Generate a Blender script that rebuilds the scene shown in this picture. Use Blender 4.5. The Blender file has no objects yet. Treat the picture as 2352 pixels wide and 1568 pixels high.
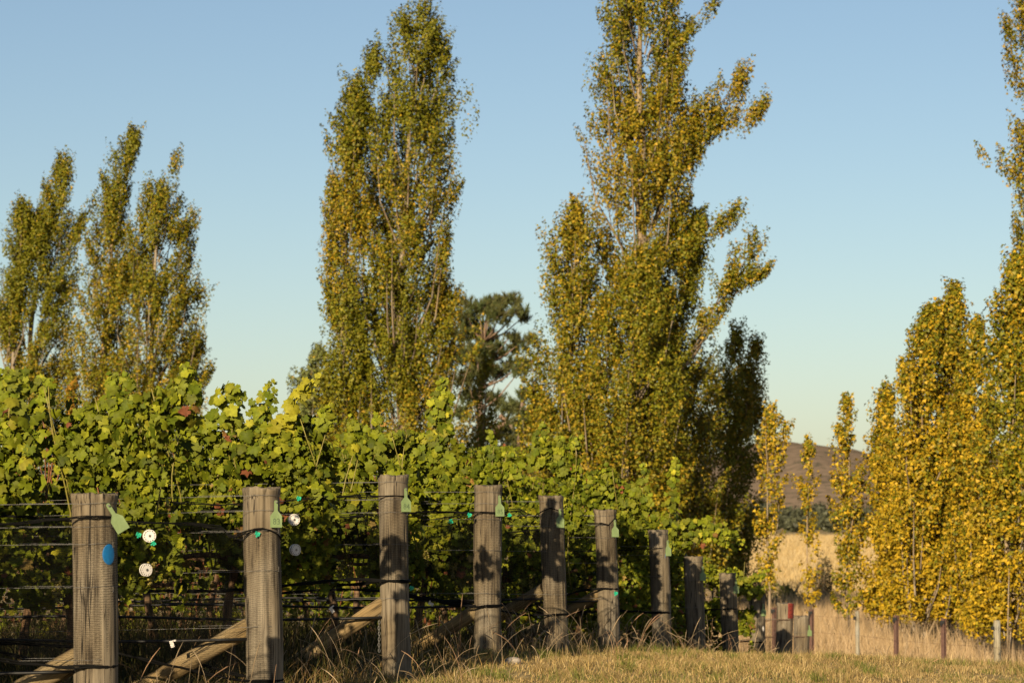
import bpy, bmesh, math
import numpy as np
from mathutils import Matrix, Vector

scene = bpy.context.scene
PI = math.pi
rad = math.radians

# ------------------------------------------------------------------ camera
EYE = 1.2                       # eye height above the datum
FPX = 6533.0                    # focal length in units of a 2352-wide frame (100 mm on 36 mm)
PITCH = math.atan(396.0 / FPX)
cam_data = bpy.data.cameras.new("camera")
cam_data.lens = 100.0
cam_data.sensor_width = 36.0
cam_data.sensor_fit = 'HORIZONTAL'
cam_data.clip_start = 0.1
cam_data.clip_end = 20000.0
cam_data.dof.use_dof = True
cam_data.dof.focus_distance = 17.6
cam_data.dof.aperture_fstop = 7.5
cam = bpy.data.objects.new("camera", cam_data)
scene.collection.objects.link(cam)
cam.location = (0, 0, EYE)
cam.rotation_euler = (PI / 2 + PITCH, 0, 0)
scene.camera = cam

# ------------------------------------------------------------------ sky and sun
SUN_EL = rad(19.0)
SUN_AZ = rad(19.0)              # behind the camera, this far to its left
world = bpy.data.worlds.new("World")
scene.world = world
world.use_nodes = True
wn = world.node_tree
wn.nodes.clear()
sky = wn.nodes.new("ShaderNodeTexSky")
sky.sky_type = 'NISHITA'
sky.sun_disc = False
sky.sun_elevation = SUN_EL
sky.sun_rotation = PI + SUN_AZ
sky.altitude = 300
sky.air_density = 0.95
sky.dust_density = 0.8
sky.ozone_density = 1.4
bg = wn.nodes.new("ShaderNodeBackground")
bg.inputs[1].default_value = 0.052
wo = wn.nodes.new("ShaderNodeOutputWorld")
wn.links.new(sky.outputs[0], bg.inputs[0])
wn.links.new(bg.outputs[0], wo.inputs[0])

sun_data = bpy.data.lights.new("sun", 'SUN')
sun_data.energy = 5.0
sun_data.angle = rad(0.5)
sun_data.color = (1.0, 0.81, 0.55)
sun = bpy.data.objects.new("sun", sun_data)
scene.collection.objects.link(sun)
sdir = Vector((math.sin(SUN_AZ) * math.cos(SUN_EL), math.cos(SUN_AZ) * math.cos(SUN_EL), -math.sin(SUN_EL)))
sun.rotation_euler = sdir.to_track_quat('-Z', 'Y').to_euler()
sun.location = (-20, -40, 30)

vs = scene.view_settings
vs.view_transform = 'Standard'
vs.look = 'None'
vs.exposure = 0.93
vs.gamma = 1.0
vs.use_curve_mapping = False
scene.cycles.max_bounces = 6
scene.cycles.diffuse_bounces = 2
scene.cycles.transparent_max_bounces = 8
scene.cycles.caustics_reflective = False
scene.cycles.caustics_refractive = False

# ------------------------------------------------------------------ helpers
col = scene.collection
RNG = np.random.default_rng(7)


def W(px, py, d):
    """point at depth d (world Y) on the sight line of a point of the 2352 x 1568 frame"""
    cx = (px - 1176.0) / FPX
    cy = (784.0 - py) / FPX
    dy = math.cos(PITCH) - cy * math.sin(PITCH)
    dz = math.sin(PITCH) + cy * math.cos(PITCH)
    return np.array([cx / dy * d, d, EYE + dz / dy * d])


def props(o, label=None, cat=None, group=None, kind=None):
    if label:
        o["label"] = label
    if cat:
        o["category"] = cat
    if group:
        o["group"] = group
    if kind:
        o["kind"] = kind
    return o


def empty(name, loc, label, cat, group=None):
    o = bpy.data.objects.new(name, None)
    o.empty_display_size = 0.1
    col.objects.link(o)
    o.location = tuple(float(v) for v in loc)
    return props(o, label, cat, group)


def link(name, me, mat=None, parent=None, world_coords=True):
    """one mesh object; vertices are in world coordinates, so a child cancels its parent's location"""
    o = bpy.data.objects.new(name, me)
    col.objects.link(o)
    if mat is not None and len(me.materials) == 0:
        me.materials.append(mat)
    if parent is not None:
        o.parent = parent
        if world_coords:
            p, off = parent, Vector((0, 0, 0))
            while p is not None:
                off += p.location
                p = p.parent
            o.location = -off
    return o


def np_mesh(name, verts, faces, colors=None, smooth=False):
    """verts (n,3), faces (m,3) or (m,4), colors (n,3)"""
    verts = np.ascontiguousarray(verts, dtype=np.float32)
    faces = np.ascontiguousarray(faces, dtype=np.int32)
    me = bpy.data.meshes.new(name)
    nf, k = faces.shape
    me.vertices.add(len(verts))
    me.vertices.foreach_set("co", verts.ravel())
    me.loops.add(nf * k)
    me.loops.foreach_set("vertex_index", faces.ravel())
    me.polygons.add(nf)
    me.polygons.foreach_set("loop_start", np.arange(0, nf * k, k, dtype=np.int32))
    if smooth:
        me.polygons.foreach_set("use_smooth", np.ones(nf, dtype=bool))
    if colors is not None:
        a = me.color_attributes.new("col", 'FLOAT_COLOR', 'POINT')
        c = np.ones((len(verts), 4), dtype=np.float32)
        c[:, :3] = colors
        a.data.foreach_set("color", c.ravel())
    me.update(calc_edges=True)
    return me


class Build:
    """collects quads/tris with world coordinates for one mesh"""

    def __init__(self):
        self.v, self.q, self.n = [], [], 0

    def add(self, v, q):
        v = np.asarray(v, dtype=float)
        q = np.asarray(q, dtype=int)
        if q.shape[1] == 3:
            q = np.hstack([q, q[:, 2:3]])
        self.v.append(v)
        self.q.append(q + self.n)
        self.n += len(v)

    def tube(self, pts, r, sides=6, caps=True):
        pts = np.asarray(pts, dtype=float)
        n = len(pts)
        r = np.broadcast_to(np.asarray(r, dtype=float), (n,))
        t = np.gradient(pts, axis=0)
        t /= np.linalg.norm(t, axis=1)[:, None] + 1e-12
        up = np.array([0, 0, 1.0]) if abs(t[0][2]) < 0.8 else np.array([0, 1.0, 0])
        a = np.cross(t, up)
        a /= np.linalg.norm(a, axis=1)[:, None] + 1e-12
        b = np.cross(t, a)
        th = np.arange(sides) / sides * 2 * PI
        v = (pts[:, None, :] + r[:, None, None] * (np.cos(th)[None, :, None] * a[:, None, :] + np.sin(th)[None, :, None] * b[:, None, :])).reshape(-1, 3)
        i = np.arange(n - 1)[:, None] * sides
        j = np.arange(sides)[None, :]
        j2 = (j + 1) % sides
        q = np.stack([i + j, i + j2, i + sides + j2, i + sides + j], axis=-1).reshape(-1, 4)
        base = len(v)
        if caps:
            v = np.vstack([v, pts[0], pts[-1]])
            k = np.arange(sides)
            k2 = (k + 1) % sides
            c0 = np.stack([np.full(sides, base), k2, k, k], axis=-1)
            e = (n - 1) * sides
            c1 = np.stack([np.full(sides, base + 1), e + k, e + k2, e + k2], axis=-1)
            q = np.vstack([q, c0, c1])
        self.add(v, q)

    def box(self, c, s, rot=None):
        c = np.asarray(c, float)
        s = np.asarray(s, float) / 2
        v = np.array([[x, y, z] for x in (-1, 1) for y in (-1, 1) for z in (-1, 1)], float) * s
        if rot is not None:
            v = v @ np.asarray(rot).T
        self.add(v + c, [[0, 1, 3, 2], [4, 6, 7, 5], [0, 4, 5, 1], [2, 3, 7, 6], [0, 2, 6, 4], [1, 5, 7, 3]])

    def mesh(self, name, smooth=False):
        v = np.vstack(self.v)
        q = np.vstack(self.q)
        tri = q[:, 2] == q[:, 3]
        me = bpy.data.meshes.new(name)
        faces = [tuple(f[:3]) if t else tuple(f) for f, t in zip(q.tolist(), tri)]
        me.from_pydata(v.tolist(), [], faces)
        if smooth:
            me.polygons.foreach_set("use_smooth", np.ones(len(me.polygons), dtype=bool))
        me.update()
        return me

    def link(self, name, mat, parent=None, smooth=False):
        return link(name, self.mesh(name, smooth), mat, parent)


def srgb(r, g, b):
    def f(c):
        c /= 255.0
        return c / 12.92 if c <= 0.04045 else ((c + 0.055) / 1.055) ** 2.4
    return (f(r), f(g), f(b))


def rnoise(seed, n=5, f0=1.0, f1=4.0):
    """cheap smooth pseudo noise in 3-D, vectorised, about -1..1"""
    g = np.random.default_rng(seed)
    d = g.normal(size=(n, 3))
    d /= np.linalg.norm(d, axis=1)[:, None]
    f = g.uniform(f0, f1, n)
    ph = g.uniform(0, 2 * PI, n)

    def fn(p):
        return np.sin((p @ d.T) * f + ph).sum(axis=1) / (n ** 0.5) * 0.9
    return fn


# ------------------------------------------------------------------ materials
def new_mat(name):
    m = bpy.data.materials.new(name)
    m.use_nodes = True
    nt = m.node_tree
    nt.nodes.clear()
    out = nt.nodes.new("ShaderNodeOutputMaterial")
    return m, nt, out


def N(nt, t, **kw):
    n = nt.nodes.new(t)
    for k, v in kw.items():
        setattr(n, k, v)
    return n


ALB = 0.8      # scales base colours down so shade deepens at the chosen exposure


def plain(name, rgb, rough=0.6, metal=0.0, spec=0.4, noise=0.0, nscale=40.0, trans=0.0):
    m, nt, out = new_mat(name)
    rgb = tuple(c * ALB for c in rgb)
    p = N(nt, "ShaderNodeBsdfPrincipled")
    p.inputs["Roughness"].default_value = rough
    p.inputs["Metallic"].default_value = metal
    p.inputs["Specular IOR Level"].default_value = spec
    if noise > 0:
        tc = N(nt, "ShaderNodeTexCoord")
        nz = N(nt, "ShaderNodeTexNoise")
        nz.inputs["Scale"].default_value = nscale
        nz.inputs["Detail"].default_value = 4
        nt.links.new(tc.outputs["Object"], nz.inputs["Vector"])
        r = N(nt, "ShaderNodeValToRGB")
        r.color_ramp.elements[0].position = 0.3
        r.color_ramp.elements[1].position = 0.7
        r.color_ramp.elements[0].color = (*[c * (1 - noise) for c in rgb], 1)
        r.color_ramp.elements[1].color = (*[min(1, c * (1 + noise)) for c in rgb], 1)
        nt.links.new(nz.outputs["Fac"], r.inputs[0])
        nt.links.new(r.outputs[0], p.inputs["Base Color"])
        bm = N(nt, "ShaderNodeBump")
        bm.inputs["Strength"].default_value = 0.3
        bm.inputs["Distance"].default_value = 0.002
        nt.links.new(nz.outputs["Fac"], bm.inputs["Height"])
        nt.links.new(bm.outputs[0], p.inputs["Normal"])
    else:
        p.inputs["Base Color"].default_value = (*rgb, 1)
    nt.links.new(p.outputs[0], out.inputs[0])
    return m


def leaf_mat(name, source, trans=0.25, rough=0.5, spec=0.35, mottle=0.25, mscale=30.0):
    """albedo from the point colours ('attr') or the object's own colour ('obj')"""
    m, nt, out = new_mat(name)
    if source == 'attr':
        c = N(nt, "ShaderNodeAttribute", attribute_name="col")
        cout = c.outputs["Color"]
    else:
        c = N(nt, "ShaderNodeObjectInfo")
        cout = c.outputs["Color"]
    if mottle > 0:
        tc = N(nt, "ShaderNodeNewGeometry")
        nz = N(nt, "ShaderNodeTexNoise")
        nz.inputs["Scale"].default_value = mscale
        nz.inputs["Detail"].default_value = 3
        nt.links.new(tc.outputs["Position"], nz.inputs["Vector"])
        mr = N(nt, "ShaderNodeMapRange")
        mr.inputs[1].default_value = 0.3
        mr.inputs[2].default_value = 0.7
        mr.inputs[3].default_value = (1 - mottle) * ALB
        mr.inputs[4].default_value = (1 + mottle) * ALB
        nt.links.new(nz.outputs["Fac"], mr.inputs[0])
        mx = N(nt, "ShaderNodeVectorMath", operation='SCALE')
        nt.links.new(cout, mx.inputs[0])
        nt.links.new(mr.outputs[0], mx.inputs["Scale"])
        cout = mx.outputs[0]
    else:
        mx = N(nt, "ShaderNodeVectorMath", operation='SCALE')
        mx.inputs["Scale"].default_value = ALB
        nt.links.new(cout, mx.inputs[0])
        cout = mx.outputs[0]
    p = N(nt, "ShaderNodeBsdfPrincipled")
    p.inputs["Roughness"].default_value = rough
    p.inputs["Specular IOR Level"].default_value = spec
    nt.links.new(cout, p.inputs["Base Color"])
    if trans > 0:
        t = N(nt, "ShaderNodeBsdfTranslucent")
        nt.links.new(cout, t.inputs[0])
        mix = N(nt, "ShaderNodeMixShader")
        mix.inputs[0].default_value = trans
        nt.links.new(p.outputs[0], mix.inputs[1])
        nt.links.new(t.outputs[0], mix.inputs[2])
        nt.links.new(mix.outputs[0], out.inputs[0])
    else:
        nt.links.new(p.outputs[0], out.inputs[0])
    return m


def wood_mat(name, dark, mid, light, scale=1.0, axis='Z', warm=None):
    """weathered timber: fibres along the object's local Z, cracks, blotches"""
    m, nt, out = new_mat(name)
    dark, mid, light = [tuple(c * ALB for c in q) for q in (dark, mid, light)]
    tc = N(nt, "ShaderNodeTexCoord")
    oi = N(nt, "ShaderNodeObjectInfo")
    add = N(nt, "ShaderNodeVectorMath", operation='ADD')
    sc = N(nt, "ShaderNodeVectorMath", operation='SCALE')
    comb = N(nt, "ShaderNodeCombineXYZ")
    for i in range(3):
        nt.links.new(oi.outputs["Random"], comb.inputs[i])
    sc.inputs["Scale"].default_value = 37.0
    nt.links.new(comb.outputs[0], sc.inputs[0])
    nt.links.new(tc.outputs["Object"], add.inputs[0])
    nt.links.new(sc.outputs[0], add.inputs[1])
    mp = N(nt, "ShaderNodeMapping")
    mp.inputs["Scale"].default_value = (60 * scale, 60 * scale, 1.6 * scale)
    nt.links.new(add.outputs[0], mp.inputs[0])
    fib = N(nt, "ShaderNodeTexNoise")
    fib.inputs["Scale"].default_value = 1.0
    fib.inputs["Detail"].default_value = 6
    fib.inputs["Roughness"].default_value = 0.65
    nt.links.new(mp.outputs[0], fib.inputs["Vector"])
    mp2 = N(nt, "ShaderNodeMapping")
    mp2.inputs["Scale"].default_value = (22 * scale, 22 * scale, 5 * scale)
    nt.links.new(add.outputs[0], mp2.inputs[0])
    blot = N(nt, "ShaderNodeTexNoise")
    blot.inputs["Scale"].default_value = 1.0
    blot.inputs["Detail"].default_value = 5
    nt.links.new(mp2.outputs[0], blot.inputs["Vector"])
    ramp = N(nt, "ShaderNodeValToRGB")
    e = ramp.color_ramp.elements
    e[0].position, e[0].color = 0.37, (*dark, 1)
    e[1].position, e[1].color = 0.68, (*light, 1)
    k = e.new(0.47)
    k.color = (*mid, 1)
    mixf = N(nt, "ShaderNodeMath", operation='MULTIPLY_ADD')
    mixf.inputs[1].default_value = 0.62
    nt.links.new(fib.outputs["Fac"], mixf.inputs[0])
    m2 = N(nt, "ShaderNodeMath", operation='MULTIPLY')
    m2.inputs[1].default_value = 0.40
    nt.links.new(blot.outputs["Fac"], m2.inputs[0])
    nt.links.new(m2.outputs[0], mixf.inputs[2])
    nt.links.new(mixf.outputs[0], ramp.inputs[0])
    # slow hue drift between grey and warm
    mp3 = N(nt, "ShaderNodeMapping")
    mp3.inputs["Scale"].default_value = (5, 5, 2.2)
    nt.links.new(add.outputs[0], mp3.inputs[0])
    dr = N(nt, "ShaderNodeTexNoise")
    dr.inputs["Scale"].default_value = 1.0
    dr.inputs["Detail"].default_value = 2
    nt.links.new(mp3.outputs[0], dr.inputs["Vector"])
    tint = N(nt, "ShaderNodeMixRGB", blend_type='MULTIPLY')
    tint.inputs[2].default_value = (*(warm or (1.05, 0.92, 0.72)), 1)
    mr = N(nt, "ShaderNodeMapRange")
    mr.inputs[1].default_value = 0.35
    mr.inputs[2].default_value = 0.65
    nt.links.new(dr.outputs["Fac"], mr.inputs[0])
    nt.links.new(mr.outputs[0], tint.inputs[0])
    nt.links.new(ramp.outputs[0], tint.inputs[1])
    # drying cracks along the fibres
    mp4 = N(nt, "ShaderNodeMapping")
    mp4.inputs["Scale"].default_value = (17 * scale, 17 * scale, 0.5 * scale)
    nt.links.new(add.outputs[0], mp4.inputs[0])
    ck = N(nt, "ShaderNodeTexNoise")
    ck.inputs["Scale"].default_value = 1.0
    ck.inputs["Detail"].default_value = 3
    nt.links.new(mp4.outputs[0], ck.inputs["Vector"])
    c1 = N(nt, "ShaderNodeMath", operation='SUBTRACT')
    c1.inputs[1].default_value = 0.5
    nt.links.new(ck.outputs["Fac"], c1.inputs[0])
    c2 = N(nt, "ShaderNodeMath", operation='ABSOLUTE')
    nt.links.new(c1.outputs[0], c2.inputs[0])
    c3 = N(nt, "ShaderNodeMapRange")
    c3.inputs[1].default_value = 0.003
    c3.inputs[2].default_value = 0.011
    nt.links.new(c2.outputs[0], c3.inputs[0])
    crk = N(nt, "ShaderNodeMixRGB")
    crk.inputs[1].default_value = (*[c_ * 0.5 for c_ in dark], 1)
    nt.links.new(c3.outputs[0], crk.inputs[0])
    nt.links.new(tint.outputs[0], crk.inputs[2])
    tint = crk
    p = N(nt, "ShaderNodeBsdfPrincipled")
    p.inputs["Roughness"].default_value = 0.85
    p.inputs["Specular IOR Level"].default_value = 0.2
    nt.links.new(tint.outputs[0], p.inputs["Base Color"])
    bm = N(nt, "ShaderNodeBump")
    bm.inputs["Strength"].default_value = 0.6
    bm.inputs["Distance"].default_value = 0.004
    nt.links.new(mixf.outputs[0], bm.inputs["Height"])
    nt.links.new(bm.outputs[0], p.inputs["Normal"])
    nt.links.new(p.outputs[0], out.inputs[0])
    return m


M_POST = wood_mat("weathered_post_wood", (0.045, 0.035, 0.024), (0.16, 0.134, 0.096), (0.29, 0.25, 0.183), warm=(0.72, 0.66, 0.56))
M_BRACE = wood_mat("brace_wood", (0.04, 0.03, 0.015), (0.17, 0.13, 0.07), (0.32, 0.25, 0.14))
M_GREYPOST = wood_mat("grey_fence_wood", (0.1, 0.1, 0.085), (0.24, 0.23, 0.19), (0.36, 0.35, 0.3))
M_BARK = wood_mat("poplar_bark", (0.09, 0.07, 0.05), (0.22, 0.18, 0.13), (0.36, 0.31, 0.24), scale=0.12)
M_PINEBARK = wood_mat("pine_bark", (0.06, 0.04, 0.03), (0.17, 0.12, 0.09), (0.28, 0.21, 0.17), scale=0.12)
M_VINEWOOD = wood_mat("vine_bark", (0.03, 0.018, 0.01), (0.11, 0.07, 0.04), (0.22, 0.14, 0.08), scale=0.8)
M_CANE = plain("vine_cane", (0.2, 0.075, 0.025), 0.55, noise=0.4, nscale=60)
M_GREENCANE = plain("green_shoot", (0.2, 0.17, 0.03), 0.5, noise=0.3, nscale=60)
M_WIRE = plain("galvanised_wire", (0.15, 0.145, 0.135), 0.55, metal=0.3, noise=0.2, nscale=200)
M_STAPLE = plain("staple_steel", (0.3, 0.28, 0.25), 0.4, metal=0.8)
M_NET = plain("black_net_twine", (0.005, 0.005, 0.0045), 0.8, spec=0.08)
M_NETBROWN = plain("brown_net_twine", (0.09, 0.05, 0.028), 0.7)
M_DRIP = plain("black_poly_pipe", (0.01, 0.01, 0.01), 0.5, spec=0.25)
M_TAG = plain("green_tag_plastic", (0.155, 0.215, 0.085), 0.45, noise=0.08, nscale=60)
M_TAGINK = plain("faded_tag_ink", (0.075, 0.115, 0.05), 0.6)
M_BLUE = plain("blue_marker_paint", (0.004, 0.11, 0.29), 0.5, noise=0.15, nscale=70)
M_RED = plain("red_post_paint", (0.17, 0.022, 0.012), 0.7, noise=0.6, nscale=60)
M_WHITE = plain("white_spool_plastic", (0.72, 0.68, 0.62), 0.45, noise=0.08, nscale=100)
M_CLIP = plain("teal_clip_plastic", (0.02, 0.42, 0.25), 0.4)
M_GRAPE = leaf_mat("grape_skin", 'attr', trans=0.1, rough=0.35, mottle=0.15, mscale=120)
M_RUST = plain("rusty_steel", (0.1, 0.05, 0.035), 0.75, noise=0.4, nscale=60)
M_STONE = plain("field_stone", (0.3, 0.26, 0.21), 0.9, noise=0.25, nscale=40)
M_LEAF_OBJ = leaf_mat("vine_leaf", 'obj', trans=0.09, rough=0.6, spec=0.1, mottle=0.22, mscale=45)
M_LEAF = leaf_mat("vine_foliage", 'attr', trans=0.09, rough=0.6, spec=0.1, mottle=0.22, mscale=45)
M_POPLEAF = leaf_mat("poplar_leaf", 'attr', trans=0.12, rough=0.55, spec=0.2, mottle=0.0)
M_NEEDLE = leaf_mat("pine_needle", 'attr', trans=0.1, rough=0.6, spec=0.2, mottle=0.0)
M_GRASS = leaf_mat("grass_blade", 'attr', trans=0.15, rough=0.7, spec=0.15, mottle=0.0)


def ground_material():
    m, nt, out = new_mat("dry_ground")
    g = N(nt, "ShaderNodeNewGeometry")
    n1 = N(nt, "ShaderNodeTexNoise")
    n1.inputs["Scale"].default_value = 9.0
    n1.inputs["Detail"].default_value = 6
    n2 = N(nt, "ShaderNodeTexNoise")
    n2.inputs["Scale"].default_value = 0.12
    n2.inputs["Detail"].default_value = 5
    mp = N(nt, "ShaderNodeMapping")
    mp.inputs["Scale"].default_value = (1, 0.25, 1)
    nt.links.new(g.outputs["Position"], n1.inputs["Vector"])
    nt.links.new(g.outputs["Position"], mp.inputs[0])
    nt.links.new(mp.outputs[0], n2.inputs["Vector"])
    at = N(nt, "ShaderNodeAttribute", attribute_name="col")
    r1 = N(nt, "ShaderNodeValToRGB")
    r1.color_ramp.elements[0].position = 0.3
    r1.color_ramp.elements[0].color = (0.16, 0.12, 0.056, 1)
    r1.color_ramp.elements[1].position = 0.7
    r1.color_ramp.elements[1].color = (0.34, 0.26, 0.13, 1)
    r2 = N(nt, "ShaderNodeValToRGB")
    r2.color_ramp.elements[0].position = 0.35
    r2.color_ramp.elements[0].color = (0.85, 0.84, 0.8, 1)
    r2.color_ramp.elements[1].position = 0.65
    r2.color_ramp.elements[1].color = (1.25, 1.2, 1.1, 1)
    nt.links.new(n1.outputs["Fac"], r1.inputs[0])
    nt.links.new(n2.outputs["Fac"], r2.inputs[0])
    mx = N(nt, "ShaderNodeMixRGB", blend_type='MULTIPLY')
    mx.inputs[0].default_value = 1.0
    nt.links.new(r1.outputs[0], mx.inputs[1])
    nt.links.new(r2.outputs[0], mx.inputs[2])
    mx0 = mx
    mx = N(nt, "ShaderNodeMixRGB", blend_type='MULTIPLY')
    mx.inputs[0].default_value = 1.0
    nt.links.new(mx0.outputs[0], mx.inputs[1])
    nt.links.new(at.outputs["Color"], mx.inputs[2])
    p = N(nt, "ShaderNodeBsdfPrincipled")
    p.inputs["Roughness"].default_value = 0.95
    p.inputs["Specular IOR Level"].default_value = 0.1
    nt.links.new(mx.outputs[0], p.inputs["Base Color"])
    bm = N(nt, "ShaderNodeBump")
    bm.inputs["Strength"].default_value = 0.8
    bm.inputs["Distance"].default_value = 0.03
    nt.links.new(n1.outputs["Fac"], bm.inputs["Height"])
    nt.links.new(bm.outputs[0], p.inputs["Normal"])
    nt.links.new(p.outputs[0], out.inputs[0])
    return m


def hill_material():
    m, nt, out = new_mat("tussock_hill")
    g = N(nt, "ShaderNodeNewGeometry")
    n1 = N(nt, "ShaderNodeTexNoise")
    n1.inputs["Scale"].default_value = 0.16
    n1.inputs["Detail"].default_value = 6
    n1.inputs["Roughness"].default_value = 0.7
    nt.links.new(g.outputs["Position"], n1.inputs["Vector"])
    r1 = N(nt, "ShaderNodeValToRGB")
    e = r1.color_ramp.elements
    e[0].position, e[0].color = 0.36, (0.07, 0.07, 0.045, 1)
    e[1].position, e[1].color = 0.66, (0.22, 0.165, 0.115, 1)
    k = e.new(0.47)
    k.color = (0.17, 0.125, 0.088, 1)
    nt.links.new(n1.outputs["Fac"], r1.inputs[0])
    p = N(nt, "ShaderNodeBsdfPrincipled")
    p.inputs["Roughness"].default_value = 1.0
    p.inputs["Specular IOR Level"].default_value = 0.0
    nt.links.new(r1.outputs[0], p.inputs["Base Color"])
    nt.links.new(p.outputs[0], out.inputs[0])
    return m


M_GROUND = ground_material()
M_HILL = hill_material()

# ------------------------------------------------------------------ terrain
GY = np.array([-50, 0, 5, 10, 13, 15.2, 17.4, 19.6, 21.8, 24, 26.2, 28.4, 30.6, 32.8, 35, 37.2, 42, 50, 70, 200, 9000.0])
GZ = np.array([-1.5, -1.4, -1.25, -1.15, -1.09, -1.04, -0.985, -0.985, -1.03, -1.14, -1.33, -1.59, -1.82, -2.1, -2.29, -2.5, -2.78, -3.0, -3.1, -3.25, -8.0])
_gn = rnoise(11, 6, 0.8, 3.0)
_gn2 = rnoise(12, 6, 4.0, 9.0)


def smooth01(t):
    t = np.clip(t, 0, 1)
    return t * t * (3 - 2 * t)


def ground(x, y):
    x = np.atleast_1d(np.asarray(x, float))
    y = np.atleast_1d(np.asarray(y, float))
    z = (np.interp(y - 0.5, GY, GZ) + np.interp(y, GY, GZ) + np.interp(y + 0.5, GY, GZ)) / 3 + EYE
    near = 1 - smooth01((y - 40) / 60)
    xl = -1.908 + (y - 13) * 0.2355
    z = z - (0.028 * np.clip(x - xl - 1.5, 0, 8) + 0.085 * smooth01((x - xl - 0.3) / 1.2)) * near
    p = np.stack([x, y, np.zeros_like(x)], axis=1)
    z = z + near * (0.018 * _gn(p) + 0.006 * _gn2(p))
    return z


def gz(x, y):
    return float(ground(x, y)[0])


xs = np.concatenate([-np.geomspace(5000, 14, 26), np.arange(-13, 16.01, 0.3), np.geomspace(16.5, 5000, 26)])
ys = np.concatenate([[-400, -120, -40, -10, 0, 4], np.arange(7, 60, 0.3), np.geomspace(60.5, 9000, 46)])
X, Y = np.meshgrid(xs, ys)
Z = ground(X.ravel(), Y.ravel())
nx, ny = len(xs), len(ys)
ii, jj = np.meshgrid(np.arange(ny - 1), np.arange(nx - 1), indexing='ij')
a = (ii * nx + jj).ravel()
_x, _y = X.ravel(), Y.ravel()
soil_shade = smooth01((-1.908 + (_y - 13) * 0.2355 + 0.35 - _x) / 0.5) * (1 - smooth01((_y - 46) / 8))   # dark earth of the vineyard floor, with the shade under the rows painted in
gc = np.ones((len(_x), 3)) * (1 - soil_shade[:, None]) + np.array([0.2, 0.22, 0.2]) * soil_shade[:, None]
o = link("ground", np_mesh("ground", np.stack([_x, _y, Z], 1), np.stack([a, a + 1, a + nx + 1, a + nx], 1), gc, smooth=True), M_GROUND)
props(o, kind="structure")

# far ridge
hx = np.linspace(-900, 1500, 240)
hy = np.linspace(1250, 2100, 60)
X, Y = np.meshgrid(hx, hy)
prof = np.interp(X.ravel() / 1500.0 * FPX + 1176,
                 [-3000, -1500, 0, 900, 1400, 1700, 1790, 1850, 1910, 1990, 2060, 2200, 2600, 4000, 8000],
                 [16, 24, 14, 18, 22, 29, 35.5, 37, 34, 32.5, 27, 24, 30, 22, 18])
P = np.stack([X.ravel(), Y.ravel(), np.zeros(X.size)], 1)
hn = rnoise(21, 8, 0.01, 0.05)(P) * 2.0 + rnoise(22, 8, 0.06, 0.2)(P) * 0.8
shape = np.sin(np.clip((Y.ravel() - 1250) / 850, 0, 1) * PI) ** 0.8
Z = EYE - 8.0 + (prof + 8.0 + hn) * shape * 1.12
nx, ny = len(hx), len(hy)
ii, jj = np.meshgrid(np.arange(ny - 1), np.arange(nx - 1), indexing='ij')
a = (ii * nx + jj).ravel()
o = link("hills", np_mesh("hills", np.stack([X.ravel(), Y.ravel(), Z], 1), np.stack([a, a + 1, a + nx + 1, a + nx], 1), smooth=True), M_HILL)
props(o, kind="structure")


# ------------------------------------------------------------------ poplars
def unit(v):
    return v / (np.linalg.norm(v, axis=-1, keepdims=True) + 1e-9)


def leaf_quads(pos, size, nrm, colr, g, aspect=0.85, fold=0.18, tri=False):
    """diamond leaves folded along the midrib, 2 triangles each"""
    n = len(pos)
    t = unit(np.cross(nrm, g.normal(size=(n, 3))))
    b = np.cross(nrm, t)
    s = size[:, None]
    if tri:
        v = np.empty((n, 3, 3))
        v[:, 0] = pos - t * s * 0.55
        v[:, 1] = pos + b * s * 0.62 + t * s * 0.35
        v[:, 2] = pos - b * s * 0.62 + t * s * 0.35
        return v.reshape(-1, 3), np.arange(n * 3).reshape(-1, 3), np.repeat(colr, 3, axis=0)
    v = np.empty((n, 4, 3))
    v[:, 0] = pos - t * s * 0.5
    v[:, 1] = pos + b * s * 0.5 * aspect + nrm * s * fold
    v[:, 2] = pos + t * s * 0.55
    v[:, 3] = pos - b * s * 0.5 * aspect + nrm * s * fold
    i = np.arange(n)[:, None] * 4
    f = np.concatenate([i + np.array([[0, 1, 2]]), i + np.array([[0, 2, 3]])], axis=1).reshape(-1, 3)
    c = np.repeat(colr, 4, axis=0)
    return v.reshape(-1, 3), f, c


GREEN = np.array([[0.14, 0.142, 0.007], [0.17, 0.162, 0.008], [0.105, 0.118, 0.007], [0.205, 0.175, 0.010]])
GOLD = np.array([[0.31, 0.215, 0.012], [0.27, 0.19, 0.012], [0.37, 0.235, 0.013], [0.22, 0.165, 0.012]])
YELLOW = np.array([[0.42, 0.27, 0.012], [0.48, 0.3, 0.014], [0.35, 0.24, 0.012], [0.27, 0.21, 0.013]])


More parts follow.
